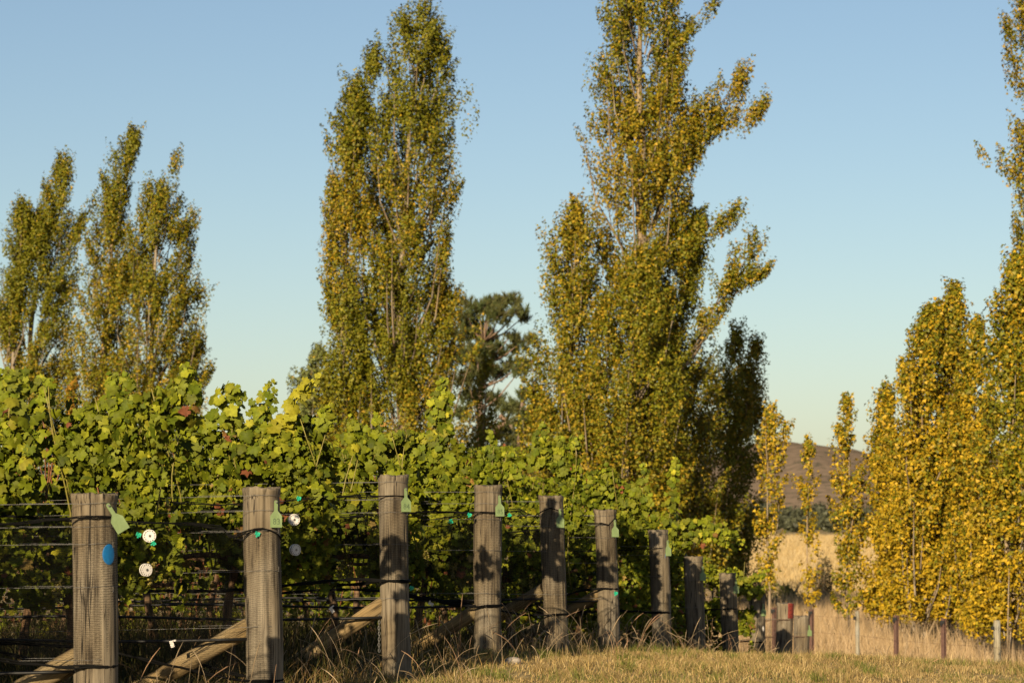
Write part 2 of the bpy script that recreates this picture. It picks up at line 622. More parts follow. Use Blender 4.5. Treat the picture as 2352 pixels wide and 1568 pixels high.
def poplar(name, label, d, lobes, base_px, dens=26.0, leaf=0.064, gold=0.35, gold_low=0.3, warm=GOLD, seed=1, group=None,
           gap=-0.95, tuft=(0.13, 0.36), per=30, trunk_r=0.2, twig=0.35, green=GREEN, leaf_gap=-0.48):
    """lobes: list of dict(ax=[(px, py, radius_px), ...] bottom to top, dy=depth offset)"""
    g = np.random.default_rng(seed)
    b = W(base_px, 1180, d)
    zb = gz(b[0], d)
    base = np.array([b[0], d, zb])
    root = empty(name, base, label, "tree", group)
    wood = Build()
    Pv, Sv, Nv, Cv = [], [], [], []
    lump = rnoise(seed * 3 + 1, 6, 0.8, 2.6)
    holes = rnoise(seed * 3 + 2, 6, 1.4, 4.0)
    lump2 = rnoise(seed * 3 + 7, 7, 2.5, 6.0)
    holes2 = rnoise(seed * 3 + 9, 8, 3.5, 9.0)
    huen = rnoise(seed * 3 + 5, 6, 0.5, 1.6)
    ztop = max(W(a[0], a[1], d)[2] for L in lobes for a in L['ax'])
    for li, L in enumerate(lobes):
        ax = np.array([W(p[0], p[1], d + L.get('dy', 0)) for p in L['ax']])
        R = np.array([p[2] * d / FPX for p in L['ax']]) * 1.05
        k = len(ax)
        seg = np.linalg.norm(np.diff(ax, axis=0), axis=1)
        s = np.concatenate([[0], np.cumsum(seg)])
        m = max(8, int(s[-1] / 0.35))
        ss = np.linspace(0, s[-1], m)
        A = np.stack([np.interp(ss, s, ax[:, j]) for j in range(3)], 1)
        RR = np.interp(ss, s, R)
        # stem
        wob = np.stack([np.sin(ss * 0.9 + seed + li) * 0.05, np.cos(ss * 0.8 + li) * 0.05, ss * 0], 1)
        stem = A + wob
        if L.get('stem', True):
            if L.get('from') is not None:
                f = L['from']
                st = W(f[0], f[1], d + L.get('dy', 0) * 0.3)
            else:
                st = base.copy()
            n0 = 8
            q = np.linspace(0, 1, n0, endpoint=False)[:, None]
            mid = np.array([A[0][0], A[0][1], 0.5 * (st[2] + A[0][2])])
            pre = (1 - q) ** 2 * st + 2 * q * (1 - q) * mid + q * q * A[0]
            path = np.vstack([pre, stem[:-2]])
            tr = L.get('r', trunk_r)
            rr = tr * 0.8 * np.linspace(1, 0.04, len(path)) + 0.006
            wood.tube(path, rr, 7)
        # tufts
        area = np.sum(0.5 * (RR[1:] + RR[:-1]) * np.diff(ss)) * 2
        nt_ = int(area * dens * 1.55 * L.get('dens', 1.0)) + 3
        w = (RR + 0.3)
        u = g.choice(m, nt_, p=w / w.sum()) + g.uniform(-0.5, 0.5, nt_)
        u = np.clip(u, 0, m - 1.001)
        u[:3] = m - 1.2
        c = np.stack([np.interp(u, np.arange(m), A[:, j]) for j in range(3)], 1)
        r = np.interp(u, np.arange(m), RR)
        phi = g.uniform(0, 2 * PI, nt_)
        dirv = np.stack([np.cos(phi), np.sin(phi), np.zeros(nt_)], 1)
        tang = unit(A[-1] - A[0])
        dirv = unit(dirv - (dirv @ tang)[:, None] * tang)
        rho = g.uniform(0.0, 1.0, nt_) ** 0.5
        probe = c + dirv * r[:, None]
        rmod = 0.97 + 0.17 * lump(probe * np.array([1, 1, 0.8])) + 0.10 * lump2(probe)
        spike = g.uniform(size=nt_) < 0.13
        rmod = rmod + spike * g.uniform(0.05, 0.42, nt_)
        tp = c + dirv * (r * rho * rmod)[:, None]
        keep = holes(tp * np.array([1.2, 1.2, 0.55])) > L.get('gap', gap) - 0.25 * rho
        keep &= holes2(tp * np.array([1.1, 1.1, 0.6])) > leaf_gap
        keep[:3] = True
        tp, dirv, rho, r, c = tp[keep], dirv[keep], rho[keep], r[keep], c[keep]
        nt_ = len(tp)
        # twigs: steep, from nearer the stem and lower
        sel = np.nonzero(g.uniform(size=nt_) < twig * 0.3)[0]
        for q in sel:
            ln = 0.5 + r[q] * rho[q] * g.uniform(1.2, 2.6)
            a0 = c[q] - tang * ln + dirv[q] * r[q] * rho[q] * 0.25
            a1 = 0.5 * (a0 + tp[q]) + dirv[q] * r[q] * rho[q] * 0.22
            r0 = 0.008 + 0.009 * ln
            wood.tube(np.array([a0, a1, tp[q] + tang * 0.15]), np.array([r0, r0 * 0.6, 0.005]), 4, caps=False)
        # leaves
        pp = int(L.get('per', per) * (3.3 if d > 64 else 3.5))
        n = nt_ * pp
        ti = np.repeat(np.arange(nt_), pp)
        off = unit(g.normal(size=(n, 3))) * (g.uniform(size=n) ** 0.36)[:, None] * 1.5
        sax = unit(tang * 0.4 + np.array([0, 0, 0.75]) + dirv * (0.18 + 0.3 * rho[:, None]) + g.normal(size=(nt_, 3)) * 0.12)      # sprays sweep upwards
        tsz = g.uniform(0.65, 1.3, nt_)[ti][:, None]
        al = off[:, 2:3]
        lat = np.concatenate([off[:, :2], np.zeros((n, 1))], 1) * (1.0 - 0.32 * al)
        lp = tp[ti] + (lat * tuft[0] + sax[ti] * al * tuft[1]) * tsz
        up = np.array([0, 0, 1.0])
        nr = unit(dirv[ti] * 0.3 + up * 0.3 + off * 0.55 + g.normal(size=(n, 3)) * 0.5)
        hn_ = huen(tp)
        low = 1 - np.clip((tp[:, 2] - zb) / (ztop - zb), 0, 1)
        pg = np.clip(gold + gold_low * (low - 0.4) + 0.28 * hn_ + L.get('gold', 0), 0.02, 0.97)
        isg = g.uniform(size=n) < pg[ti]
        cg = green[g.integers(0, len(green), n)]
        cy = warm[g.integers(0, len(warm), n)]
        cc = np.where(isg[:, None], cy, cg) * g.uniform(0.7, 1.25, n)[:, None]
        Pv.append(lp)
        Nv.append(nr)
        Cv.append(cc)
        Sv.append(leaf * g.uniform(0.65, 1.25, n))
    wood.link("trunk", M_BARK, root, smooth=True)
    v, f, c = leaf_quads(np.vstack(Pv), np.concatenate(Sv), np.vstack(Nv), np.vstack(Cv), g, tri=d > 49)
    co = link("crown", np_mesh("crown", v, f, c), M_POPLEAF, root)
    co["kind"] = "stuff"
    return root


ROWTREES = "tall poplars behind the vineyard"
poplar("poplar_tree", "slim green poplar with feathery bent tip at the photo's left edge", 86,
       [dict(ax=[(70, 1150, 95), (72, 1000, 95), (72, 880, 92), (72, 780, 98), (82, 700, 92), (95, 600, 82), (110, 530, 55), (128, 470, 36), (140, 420, 30), (150, 378, 10)]),
        dict(ax=[(30, 760, 45), (38, 640, 42), (48, 560, 36), (55, 510, 30), (58, 482, 12)], dy=-0.6, gap=-1.3, dens=1.4, r=0.12),
        dict(ax=[(150, 600, 16), (168, 540, 16), (188, 505, 8)], stem=False, dens=0.9)],
       70, dens=23, gold=0.30, gold_low=0.5, seed=31, group=ROWTREES, gap=-0.85, twig=0.4)
poplar("poplar_tree", "twin-topped green poplar whose tips lean right, right of the leftmost poplar", 84,
       [dict(ax=[(235, 1150, 85), (235, 900, 82), (245, 760, 78), (252, 640, 66), (252, 540, 52), (256, 470, 46), (266, 420, 40), (284, 370, 34), (300, 335, 20), (308, 316, 6)]),
        dict(ax=[(350, 1150, 105), (350, 900, 110), (350, 780, 105), (350, 680, 98), (352, 600, 88), (358, 540, 78), (362, 480, 52), (375, 430, 40), (390, 395, 24), (402, 366, 6)], dy=-0.5),
        dict(ax=[(395, 560, 36), (425, 520, 26), (440, 495, 10)], stem=False),
        dict(ax=[(400, 860, 40), (440, 800, 26), (460, 785, 10)], stem=False),
        dict(ax=[(400, 720, 40), (440, 680, 24), (458, 668, 10)], stem=False),
        dict(ax=[(400, 900, 40), (450, 870, 22), (474, 856, 8)], stem=False)],
       290, dens=22, gold=0.24, gold_low=0.35, seed=32, group=ROWTREES, gap=-0.85, twig=0.45)
poplar("poplar_tree", "tall dense poplar with a lower second top, right of the sky gap", 75,
       [dict(ax=[(930, 1150, 118), (928, 1000, 120), (925, 900, 122), (922, 780, 128), (918, 640, 126), (926, 500, 120), (936, 380, 112), (948, 260, 98), (958, 180, 86), (966, 110, 74), (972, 60, 50), (975, 30, 26), (972, 8, 8)], r=0.24),
        dict(ax=[(800, 1150, 66), (795, 1000, 62), (792, 860, 56), (790, 720, 54), (788, 600, 50), (795, 480, 46), (803, 360, 42), (812, 280, 36), (828, 210, 30), (848, 160, 20), (858, 138, 6)], dy=-0.5, r=0.13, gap=-1.3, dens=1.35),
        dict(ax=[(1000, 900, 52), (1010, 760, 44), (1015, 690, 36), (1020, 650, 18)], stem=False, gold=0.3)],
       905, dens=25, gold=0.26, gold_low=0.55, seed=33, group=ROWTREES, gap=-0.85, twig=0.45)
poplar("poplar_tree", "tallest open-crowned poplar with bare trunk showing, its top beyond the photo", 70,
       [dict(ax=[(1470, 1150, 90), (1475, 900, 90), (1480, 720, 92), (1475, 600, 100), (1468, 500, 112), (1475, 420, 112), (1480, 340, 108), (1474, 260, 98), (1470, 170, 98), (1468, 80, 96), (1472, 0, 92), (1475, -80, 80), (1480, -160, 50), (1485, -230, 15)], r=0.34, gap=-0.42, dens=1.1, gold=0.12),
        dict(ax=[(1530, 380, 40), (1538, 280, 44), (1535, 180, 40), (1532, 90, 34), (1540, 20, 24), (1545, -30, 10)], **{'from': (1500, 520)}, r=0.08, dy=-0.3, gold=0.05),
        dict(ax=[(1305, 1180, 105), (1300, 1000, 100), (1304, 850, 92), (1315, 720, 76), (1316, 620, 66), (1312, 550, 54), (1318, 505, 34), (1325, 482, 10)], dy=-1.0, r=0.13, gold=0.05, gap=-1.2, dens=1.25),
        dict(ax=[(1440, 1200, 150), (1440, 1050, 150), (1448, 900, 140), (1455, 780, 116), (1465, 690, 84), (1476, 630, 46), (1484, 595, 12)], dy=-1.8, r=0.12, gold=-0.08, gap=-1.2, dens=1.2),
        dict(ax=[(1575, 1310, 95), (1570, 1180, 95), (1568, 1000, 86), (1562, 860, 74), (1556, 740, 62), (1572, 640, 50), (1588, 560, 38), (1600, 505, 18)], dy=0.6, r=0.12, gold=-0.2, gap=-1.1, dens=1.25),
        dict(ax=[(1585, 350, 20), (1600, 280, 44), (1650, 240, 58), (1690, 200, 46), (1710, 170, 22)], **{'from': (1505, 420)}, r=0.09, dens=0.75, gap=-0.15, gold=0.12),
        dict(ax=[(1620, 300, 12), (1680, 275, 22), (1720, 268, 24), (1750, 245, 10)], **{'from': (1560, 330)}, r=0.05, dens=0.9),
        dict(ax=[(1575, 75, 14), (1598, 40, 20), (1620, 15, 16), (1640, 5, 8)], **{'from': (1520, 150)}, r=0.045),
        dict(ax=[(1560, 560, 36), (1610, 530, 40), (1650, 510, 36), (1690, 490, 14)], stem=False, dens=0.85),
        dict(ax=[(1615, 760, 24), (1645, 700, 38), (1670, 640, 40), (1700, 590, 38), (1735, 560, 16)], **{'from': (1520, 880)}, r=0.07, dens=0.75, gap=-0.1, gold=0.12),
        dict(ax=[(1690, 640, 26), (1735, 635, 18), (1756, 622, 6)], stem=False),
        dict(ax=[(1545, 480, 55), (1560, 400, 52), (1590, 320, 24), (1600, 290, 8)], r=0.07, dens=0.8, **{'from': (1500, 620)})],
       1480, dens=21, gold=0.34, gold_low=0.25, seed=34, group=ROWTREES, gap=-0.85, twig=0.4)
poplar("poplar_tree", "small dark poplar standing in the shade of the tallest poplar", 78,
       [dict(ax=[(1655, 1330, 70), (1660, 1220, 84), (1668, 1100, 86), (1678, 1000, 80), (1690, 900, 60), (1692, 840, 44), (1694, 800, 24), (1694, 772, 6)]),
        dict(ax=[(1715, 980, 42), (1728, 880, 26), (1735, 820, 12), (1738, 795, 4)], stem=False)],
       1675, dens=28, gold=0.1, gold_low=0.2, seed=35, group=ROWTREES, gap=-0.85)
poplar("poplar_tree", "short yellowing poplar in front of the pine's trunk", 82,
       [dict(ax=[(1108, 1180, 62), (1106, 1050, 58), (1108, 970, 50), (1112, 910, 30), (1116, 870, 14), (1117, 838, 4)])],
       1108, dens=22, gold=0.3, seed=36, group=ROWTREES, gap=-0.85)
poplar("poplar_tree", "small pale green tree low against the sky left of the dense poplar", 120,
       [dict(ax=[(715, 1150, 60), (712, 1000, 58), (712, 900, 50), (718, 850, 36), (724, 825, 20), (728, 808, 6)])],
       715, dens=10, leaf=0.11, gold=0.05, gold_low=0.1, seed=37, gap=-0.8, per=24, tuft=(0.22, 0.35),
       green=np.array([[0.15, 0.17, 0.05], [0.13, 0.15, 0.04], [0.18, 0.18, 0.05]]))
poplar("poplar_tree", "little orange sapling between the two leftmost poplars, just above the vines", 70,
       [dict(ax=[(168, 1000, 14), (168, 930, 12), (168, 900, 11), (168, 880, 6)])],
       168, dens=26, gold=0.9, seed=38, gap=-1.5, trunk_r=0.03, tuft=(0.06, 0.08), warm=np.array([[0.4, 0.2, 0.02], [0.36, 0.19, 0.02]]))

SAPS = "young yellow poplars beyond the fence"
poplar("poplar_sapling", "slender yellow sapling nearest the dark shaded poplar", 62,
       [dict(ax=[(1768, 1330, 16), (1768, 1260, 24), (1768, 1200, 38), (1768, 1120, 38), (1766, 1050, 32), (1766, 1000, 24), (1770, 965, 12), (1772, 940, 5)]),
        dict(ax=[(1795, 1050, 14), (1800, 1000, 10), (1803, 978, 4)], stem=False)],
       1762, dens=20, per=15, leaf=0.062, gold=0.75, gold_low=0.1, warm=YELLOW, leaf_gap=-1.6, seed=41, group=SAPS, gap=-1.6, trunk_r=0.05, tuft=(0.09, 0.2), twig=0.25)
poplar("poplar_sapling", "shortest sparse yellow sapling below the brown hill", 59,
       [dict(ax=[(1862, 1370, 13), (1860, 1300, 18), (1858, 1230, 24), (1856, 1160, 27), (1857, 1100, 20), (1858, 1060, 12), (1860, 1020, 4)])],
       1864, dens=17, per=14, leaf=0.062, gold=0.8, gold_low=0.1, warm=YELLOW, leaf_gap=-1.6, seed=42, group=SAPS, gap=-1.6, trunk_r=0.045, tuft=(0.08, 0.18), twig=0.25)
poplar("poplar_sapling", "pointed yellow sapling between the hill and the yellow thicket", 60,
       [dict(ax=[(1950, 1390, 26), (1948, 1300, 34), (1946, 1200, 38), (1945, 1120, 36), (1944, 1040, 30), (1944, 980, 20), (1946, 945, 10), (1947, 916, 4)])],
       1950, dens=24, per=16, leaf=0.062, gold=0.7, gold_low=0.2, warm=YELLOW, leaf_gap=-1.6, seed=43, group=SAPS, gap=-1.6, trunk_r=0.05, tuft=(0.08, 0.2), twig=0.3)
poplar("poplar_tree", "narrow yellow poplar at the left flank of the yellow thicket", 60,
       [dict(ax=[(2045, 1400, 66), (2045, 1280, 70), (2042, 1160, 62), (2038, 1060, 52), (2034, 990, 34), (2034, 940, 20), (2034, 905, 5)])],
       2040, dens=32, per=24, leaf=0.064, gold=0.66, gold_low=0.25, warm=YELLOW, leaf_gap=-0.9, seed=44, group=SAPS, gap=-1.3, trunk_r=0.06, twig=0.4, tuft=(0.12, 0.24))
poplar("poplar_tree", "broad yellow poplar forming the highest hump of the thicket", 57,
       [dict(ax=[(2120, 1400, 80), (2118, 1260, 88), (2118, 1120, 88), (2122, 980, 82), (2125, 880, 74), (2132, 810, 62), (2138, 760, 44), (2142, 722, 14)]),
        dict(ax=[(2180, 1400, 70), (2180, 1240, 74), (2180, 1080, 72), (2182, 940, 56), (2184, 830, 46), (2186, 760, 36), (2188, 710, 22), (2192, 672, 5)], dy=0.4)],
       2150, dens=30, per=26, leaf=0.064, gold=0.6, gold_low=0.45, warm=YELLOW, leaf_gap=-0.9, seed=45, group=SAPS, gap=-1.3, trunk_r=0.08, twig=0.4, tuft=(0.13, 0.25))
poplar("poplar_tree", "slim yellow poplar in the notch of the thicket's outline", 55,
       [dict(ax=[(2248, 1420, 64), (2245, 1300, 68), (2243, 1150, 64), (2242, 1000, 54), (2241, 900, 46), (2240, 830, 32), (2241, 785, 14), (2242, 752, 4)])],
       2245, dens=32, per=26, leaf=0.064, gold=0.74, gold_low=0.15, warm=YELLOW, leaf_gap=-0.9, seed=46, group=SAPS, gap=-1.3, trunk_r=0.06, twig=0.4, tuft=(0.12, 0.24))
poplar("poplar_tree", "yellow-green poplar rising above the thicket at the photo's right edge", 52,
       [dict(ax=[(2320, 1430, 80), (2318, 1300, 84), (2318, 1150, 78), (2322, 1000, 70), (2322, 880, 62), (2322, 790, 52), (2328, 720, 42), (2336, 660, 28), (2338, 600, 6)])],
       2330, dens=30, per=26, leaf=0.064, gold=0.56, gold_low=0.45, warm=YELLOW, leaf_gap=-0.9, seed=47, group=SAPS, gap=-1.3, trunk_r=0.08, twig=0.4, tuft=(0.13, 0.25))
poplar("poplar_tree", "green-gold poplar of which only the left fringe enters the photo's right edge", 66,
       [dict(ax=[(2440, 1300, 90), (2440, 900, 90), (2432, 640, 84), (2420, 560, 96), (2406, 470, 100), (2402, 400, 98), (2412, 330, 88), (2440, 270, 84), (2430, 200, 112), (2420, 100, 110), (2420, 30, 110), (2430, -60, 100), (2440, -160, 50), (2444, -220, 12)], r=0.26)],
       2440, dens=15, gold=0.42, gold_low=0.1, seed=48, gap=-0.9)


# ------------------------------------------------------------------ pine
def pine(name, label, d, clumps, base_px, trunk_top, seed, limbs, group=None):
    g = np.random.default_rng(seed)
    b = W(base_px, 1180, d)
    base = np.array([b[0], d, gz(b[0], d)])
    root = empty(name, base, label, "tree", group)
    wood = Build()
    top = W(*trunk_top, d)
    q = np.linspace(0, 1, 14)[:, None]
    path = base + (top - base) * q + np.array([0.25, 0, 0]) * np.sin(q * 5 + 1)
    wood.tube(path, np.linspace(0.26, 0.03, 14), 8)
    Pn, Dn, Cn = [], [], []
    for (px, py, r, dy) in clumps:
        c = W(px, py, d + dy)
        rm = r * d / FPX
        j = int(np.clip((c[2] - 0.8 - base[2]) / (top[2] - base[2]) * 13, 3, 13))
        a0 = path[j]
        mid = 0.5 * (a0 + c) + np.array([0, 0, -0.15])
        wood.tube(np.array([a0, mid, c]), np.array([0.05, 0.03, 0.012]), 5)
        rm *= 0.92
        nb = max(10, int(40 * (rm / 0.5) ** 2))
        o3 = unit(g.normal(size=(nb, 3))) * (g.uniform(size=nb) ** 0.4)[:, None] * rm * np.array([1.15, 1.15, 0.62])
        for k in range(nb):
            t0 = c + o3[k]
            dirn = unit(o3[k] * 0.6 + np.array([0, 0, 0.5]) + g.normal(size=3) * 0.2)
            m = 55
            base_p = t0 - dirn * g.uniform(0, 0.32, m)[:, None]
            nd = unit(dirn * 0.9 + g.normal(size=(m, 3)) * 0.65)
            Pn.append(base_p)
            Dn.append(nd * g.uniform(0.12, 0.24, m)[:, None])
            Cn.append(np.array([0.085, 0.1, 0.03]) * g.uniform(0.6, 1.5, (m, 1)) * np.array([g.uniform(0.9, 1.25), 1, 1]))
            if k % 3 == 0:
                wood.tube(np.array([c, t0]), np.array([0.02, 0.01]), 4, caps=False)
    for (p0, p1) in limbs:
        a0, a1 = W(*p0, d - 0.5), W(*p1, d - 1.0)
        wood.tube(np.array([a0, 0.5 * (a0 + a1) + [0, 0, 0.12], a1]), np.array([0.12, 0.08, 0.03]), 5)
    wood.link("trunk", M_PINEBARK, root, smooth=True)
    P_, D_, C_ = np.vstack(Pn), np.vstack(Dn), np.vstack(Cn)
    side = unit(np.cross(D_, g.normal(size=D_.shape))) * 0.014
    n = len(P_)
    v = np.stack([P_ - side, P_ + side, P_ + D_], 1).reshape(-1, 3)
    f = np.arange(n * 3).reshape(-1, 3)
    co = link("crown", np_mesh("crown", v, f, np.repeat(C_, 3, 0)), M_NEEDLE, root)
    co["kind"] = "stuff"
    return root


PC = [(1130, 690, 34, 0), (1170, 685, 32, .3), (1100, 705, 30, -.4), (1195, 705, 24, 0), (1205, 725, 16, .5), (1070, 720, 30, 0), (1150, 720, 36, -.8), (1090, 745, 34, .6), (1060, 760, 34, 0),
      (1120, 765, 34, .4), (1175, 768, 22, 0), (1190, 790, 26, .3), (1205, 830, 22, 0), (1195, 850, 18, -.5), (1140, 800, 36, .2), (1095, 800, 40, -.5), (1060, 810, 38, 0.5), (1175, 830, 24, .5),
      (1110, 840, 36, 0), (1070, 860, 38, -.3), (1150, 850, 26, .6), (1140, 910, 30, .4), (1165, 930, 28, 0), (1085, 900, 34, .4), (1150, 980, 30, 0), (1060, 940, 26, 0), (1070, 690, 22, .8), (1215, 772, 16, .2), (1180, 1000, 34, .3)]
pine("pine_tree", "dark green pine with layered crown between the two tallest poplars", 105, PC, 1090, (1130, 680), 51,
     [((1150, 955), (1195, 1010)), ((1120, 1010), (1180, 960))])
pine("pine_tree", "low dark pine tucked behind the left flank of the tallest poplar", 98,
     [(1205, 900, 22, 0), (1190, 925, 24, .3), (1215, 940, 26, 0), (1190, 965, 26, -.3), (1210, 990, 28, 0), (1225, 960, 26, .4), (1185, 1030, 30, 0), (1215, 1050, 34, 0)], 1212, (1208, 895), 52, [])


# ------------------------------------------------------------------ shrubs and distant wood
def shrub(name, label, px, py, r, d, hgt, cols, seed, n=2600, group=None, leafsize=0.09):
    g = np.random.default_rng(seed)
    c = W(px, py, d)
    zb = gz(c[0], d)
    base = np.array([c[0], d, zb])
    root = empty(name, base, label, "shrub", group)
    rm = r * d / FPX
    wood = Build()
    for k in range(9):
        a = g.uniform(0, 2 * PI)
        tip = base + np.array([math.cos(a) * rm * 0.7, math.sin(a) * rm * 0.7, hgt * g.uniform(0.6, 0.95)])
        wood.tube(np.array([base, 0.5 * (base + tip) + [0, 0, 0.1], tip]), np.array([0.03, 0.02, 0.006]), 5)
    wood.link("stem", M_BARK, root)
    u = unit(g.normal(size=(n, 3))) * (g.uniform(size=n) ** 0.4)[:, None]
    u[:, 2] = np.abs(u[:, 2])
    ln = rnoise(seed + 3, 6, 2, 6)
    p = base + u * np.array([rm, rm, hgt]) * (0.85 + 0.2 * ln(u * 2))[:, None]
    cc = np.asarray(cols)[g.integers(0, len(cols), n)] * g.uniform(0.6, 1.3, (n, 1))
    v, f, c2 = leaf_quads(p, leafsize * g.uniform(0.6, 1.3, n), unit(u + g.normal(size=(n, 3)) * 0.6), cc, g, aspect=0.5)
    co = link("foliage", np_mesh("foliage", v, f, c2), M_POPLEAF, root)
    co["kind"] = "stuff"


shrub("shrub", "rounded green bush in the tan field between the two thin saplings", 1812, 1345, 46, 92, 1.15, [[0.13, 0.13, 0.02], [0.1, 0.11, 0.02]], 61)
shrub("shrub", "dark brownish bush right of the round green bush", 1888, 1320, 34, 96, 1.9, [[0.09, 0.07, 0.03], [0.07, 0.07, 0.03], [0.13, 0.08, 0.03]], 62)
shrub("shrub", "rusty twiggy bush at the foot of the dark shaded poplar", 1738, 1330, 50, 84, 1.7, [[0.13, 0.1, 0.04], [0.11, 0.1, 0.03], [0.17, 0.11, 0.05]], 63)

# far wood at the foot of the ridge
g = np.random.default_rng(64)
P_, C_ = [], []
for k in range(46):
    d = g.uniform(520, 760)
    px = g.uniform(1640, 2120)
    c = W(px, 1180, d)
    h = g.uniform(2.0, 6.5)
    n = 260
    u = unit(g.normal(size=(n, 3))) * (g.uniform(size=n) ** 0.4)[:, None]
    P_.append(np.array([c[0], d, gz(c[0], d) + h * 0.5]) + u * np.array([h * 0.6, h * 0.6, h * 0.55]))
    C_.append(np.array([0.075, 0.08, 0.045]) * g.uniform(0.6, 1.4, (n, 1)))
P_, C_ = np.vstack(P_), np.vstack(C_)
v, f, c2 = leaf_quads(P_, g.uniform(0.7, 1.3, len(P_)), unit(g.normal(size=P_.shape)), C_, g)
o = link("distant_wood", np_mesh("distant_wood", v, f, c2), M_POPLEAF)
props(o, "grey-green belt of far trees along the foot of the brown hill", "trees", kind="stuff")

# ------------------------------------------------------------------ end posts
KD = [13 + 2.2 * k for k in range(12)]
PXC = [217, 602, 904, 1121, 1264, 1389, 1511, 1592, 1671, 1739, 1803, 1841]
PTOP = [1135, 1120, 1092, 1115, 1139, 1171, 1217, 1278, 1316, 1368, 1384, 1414]
PW = [102, 85, 67, 63, 55, 49, 45, 44, 38, 34, 38, 36]
LEAN = [(0.004, 0), (0.005, 0), (0.006, 0), (0.0, 0), (0.018, 0), (0.012, 0), (0.012, 0), (0.01, 0), (0.014, 0), (0.006, 0), (-0.01, 0), (-0.008, 0)]
PDESC = ["nearest post with a blue dot", "second post from the left", "third post from the left", "fourth post from the left", "fifth post from the left",
         "sixth post from the left", "shaded blue-dotted seventh post", "dark eighth post",
         "ninth post from the left", "tenth post from the left", "red-topped post", "last low post on the right"]
PLABEL = ["nearest weathered round post with blue dot and twisted blank green tag", "second weathered round post from the left, green tag reading 83",
          "third weathered round post from the left, green tag reading 84", "fourth weathered round post from the left, green tag reading 85",
          "netted round post with blank green tag, fifth from the left", "netted round post with blank green tag, sixth from the left",
          "slim half-shaded round post with a small blue dot", "dark shaded round post just right of the slim blue-dotted post",
          "shaded round post with sunlit pale top and green tag, ninth from left", "short sunlit grey post with green tag, left of the red-topped post",
          "short round post with red painted top", "last short round post, right of the red-topped post"]
POSTS = []


def post_point(k, ang, z_below_top, extra=0.0):
    """point on the surface of post k; ang 0 faces the camera, + to the right"""
    P = POSTS[k]
    c = P['top'] + (P['base'] - P['top']) * (z_below_top / P['h'])
    r = P['r'] + extra
    return c + np.array([math.sin(ang) * r, -math.cos(ang) * r, 0])


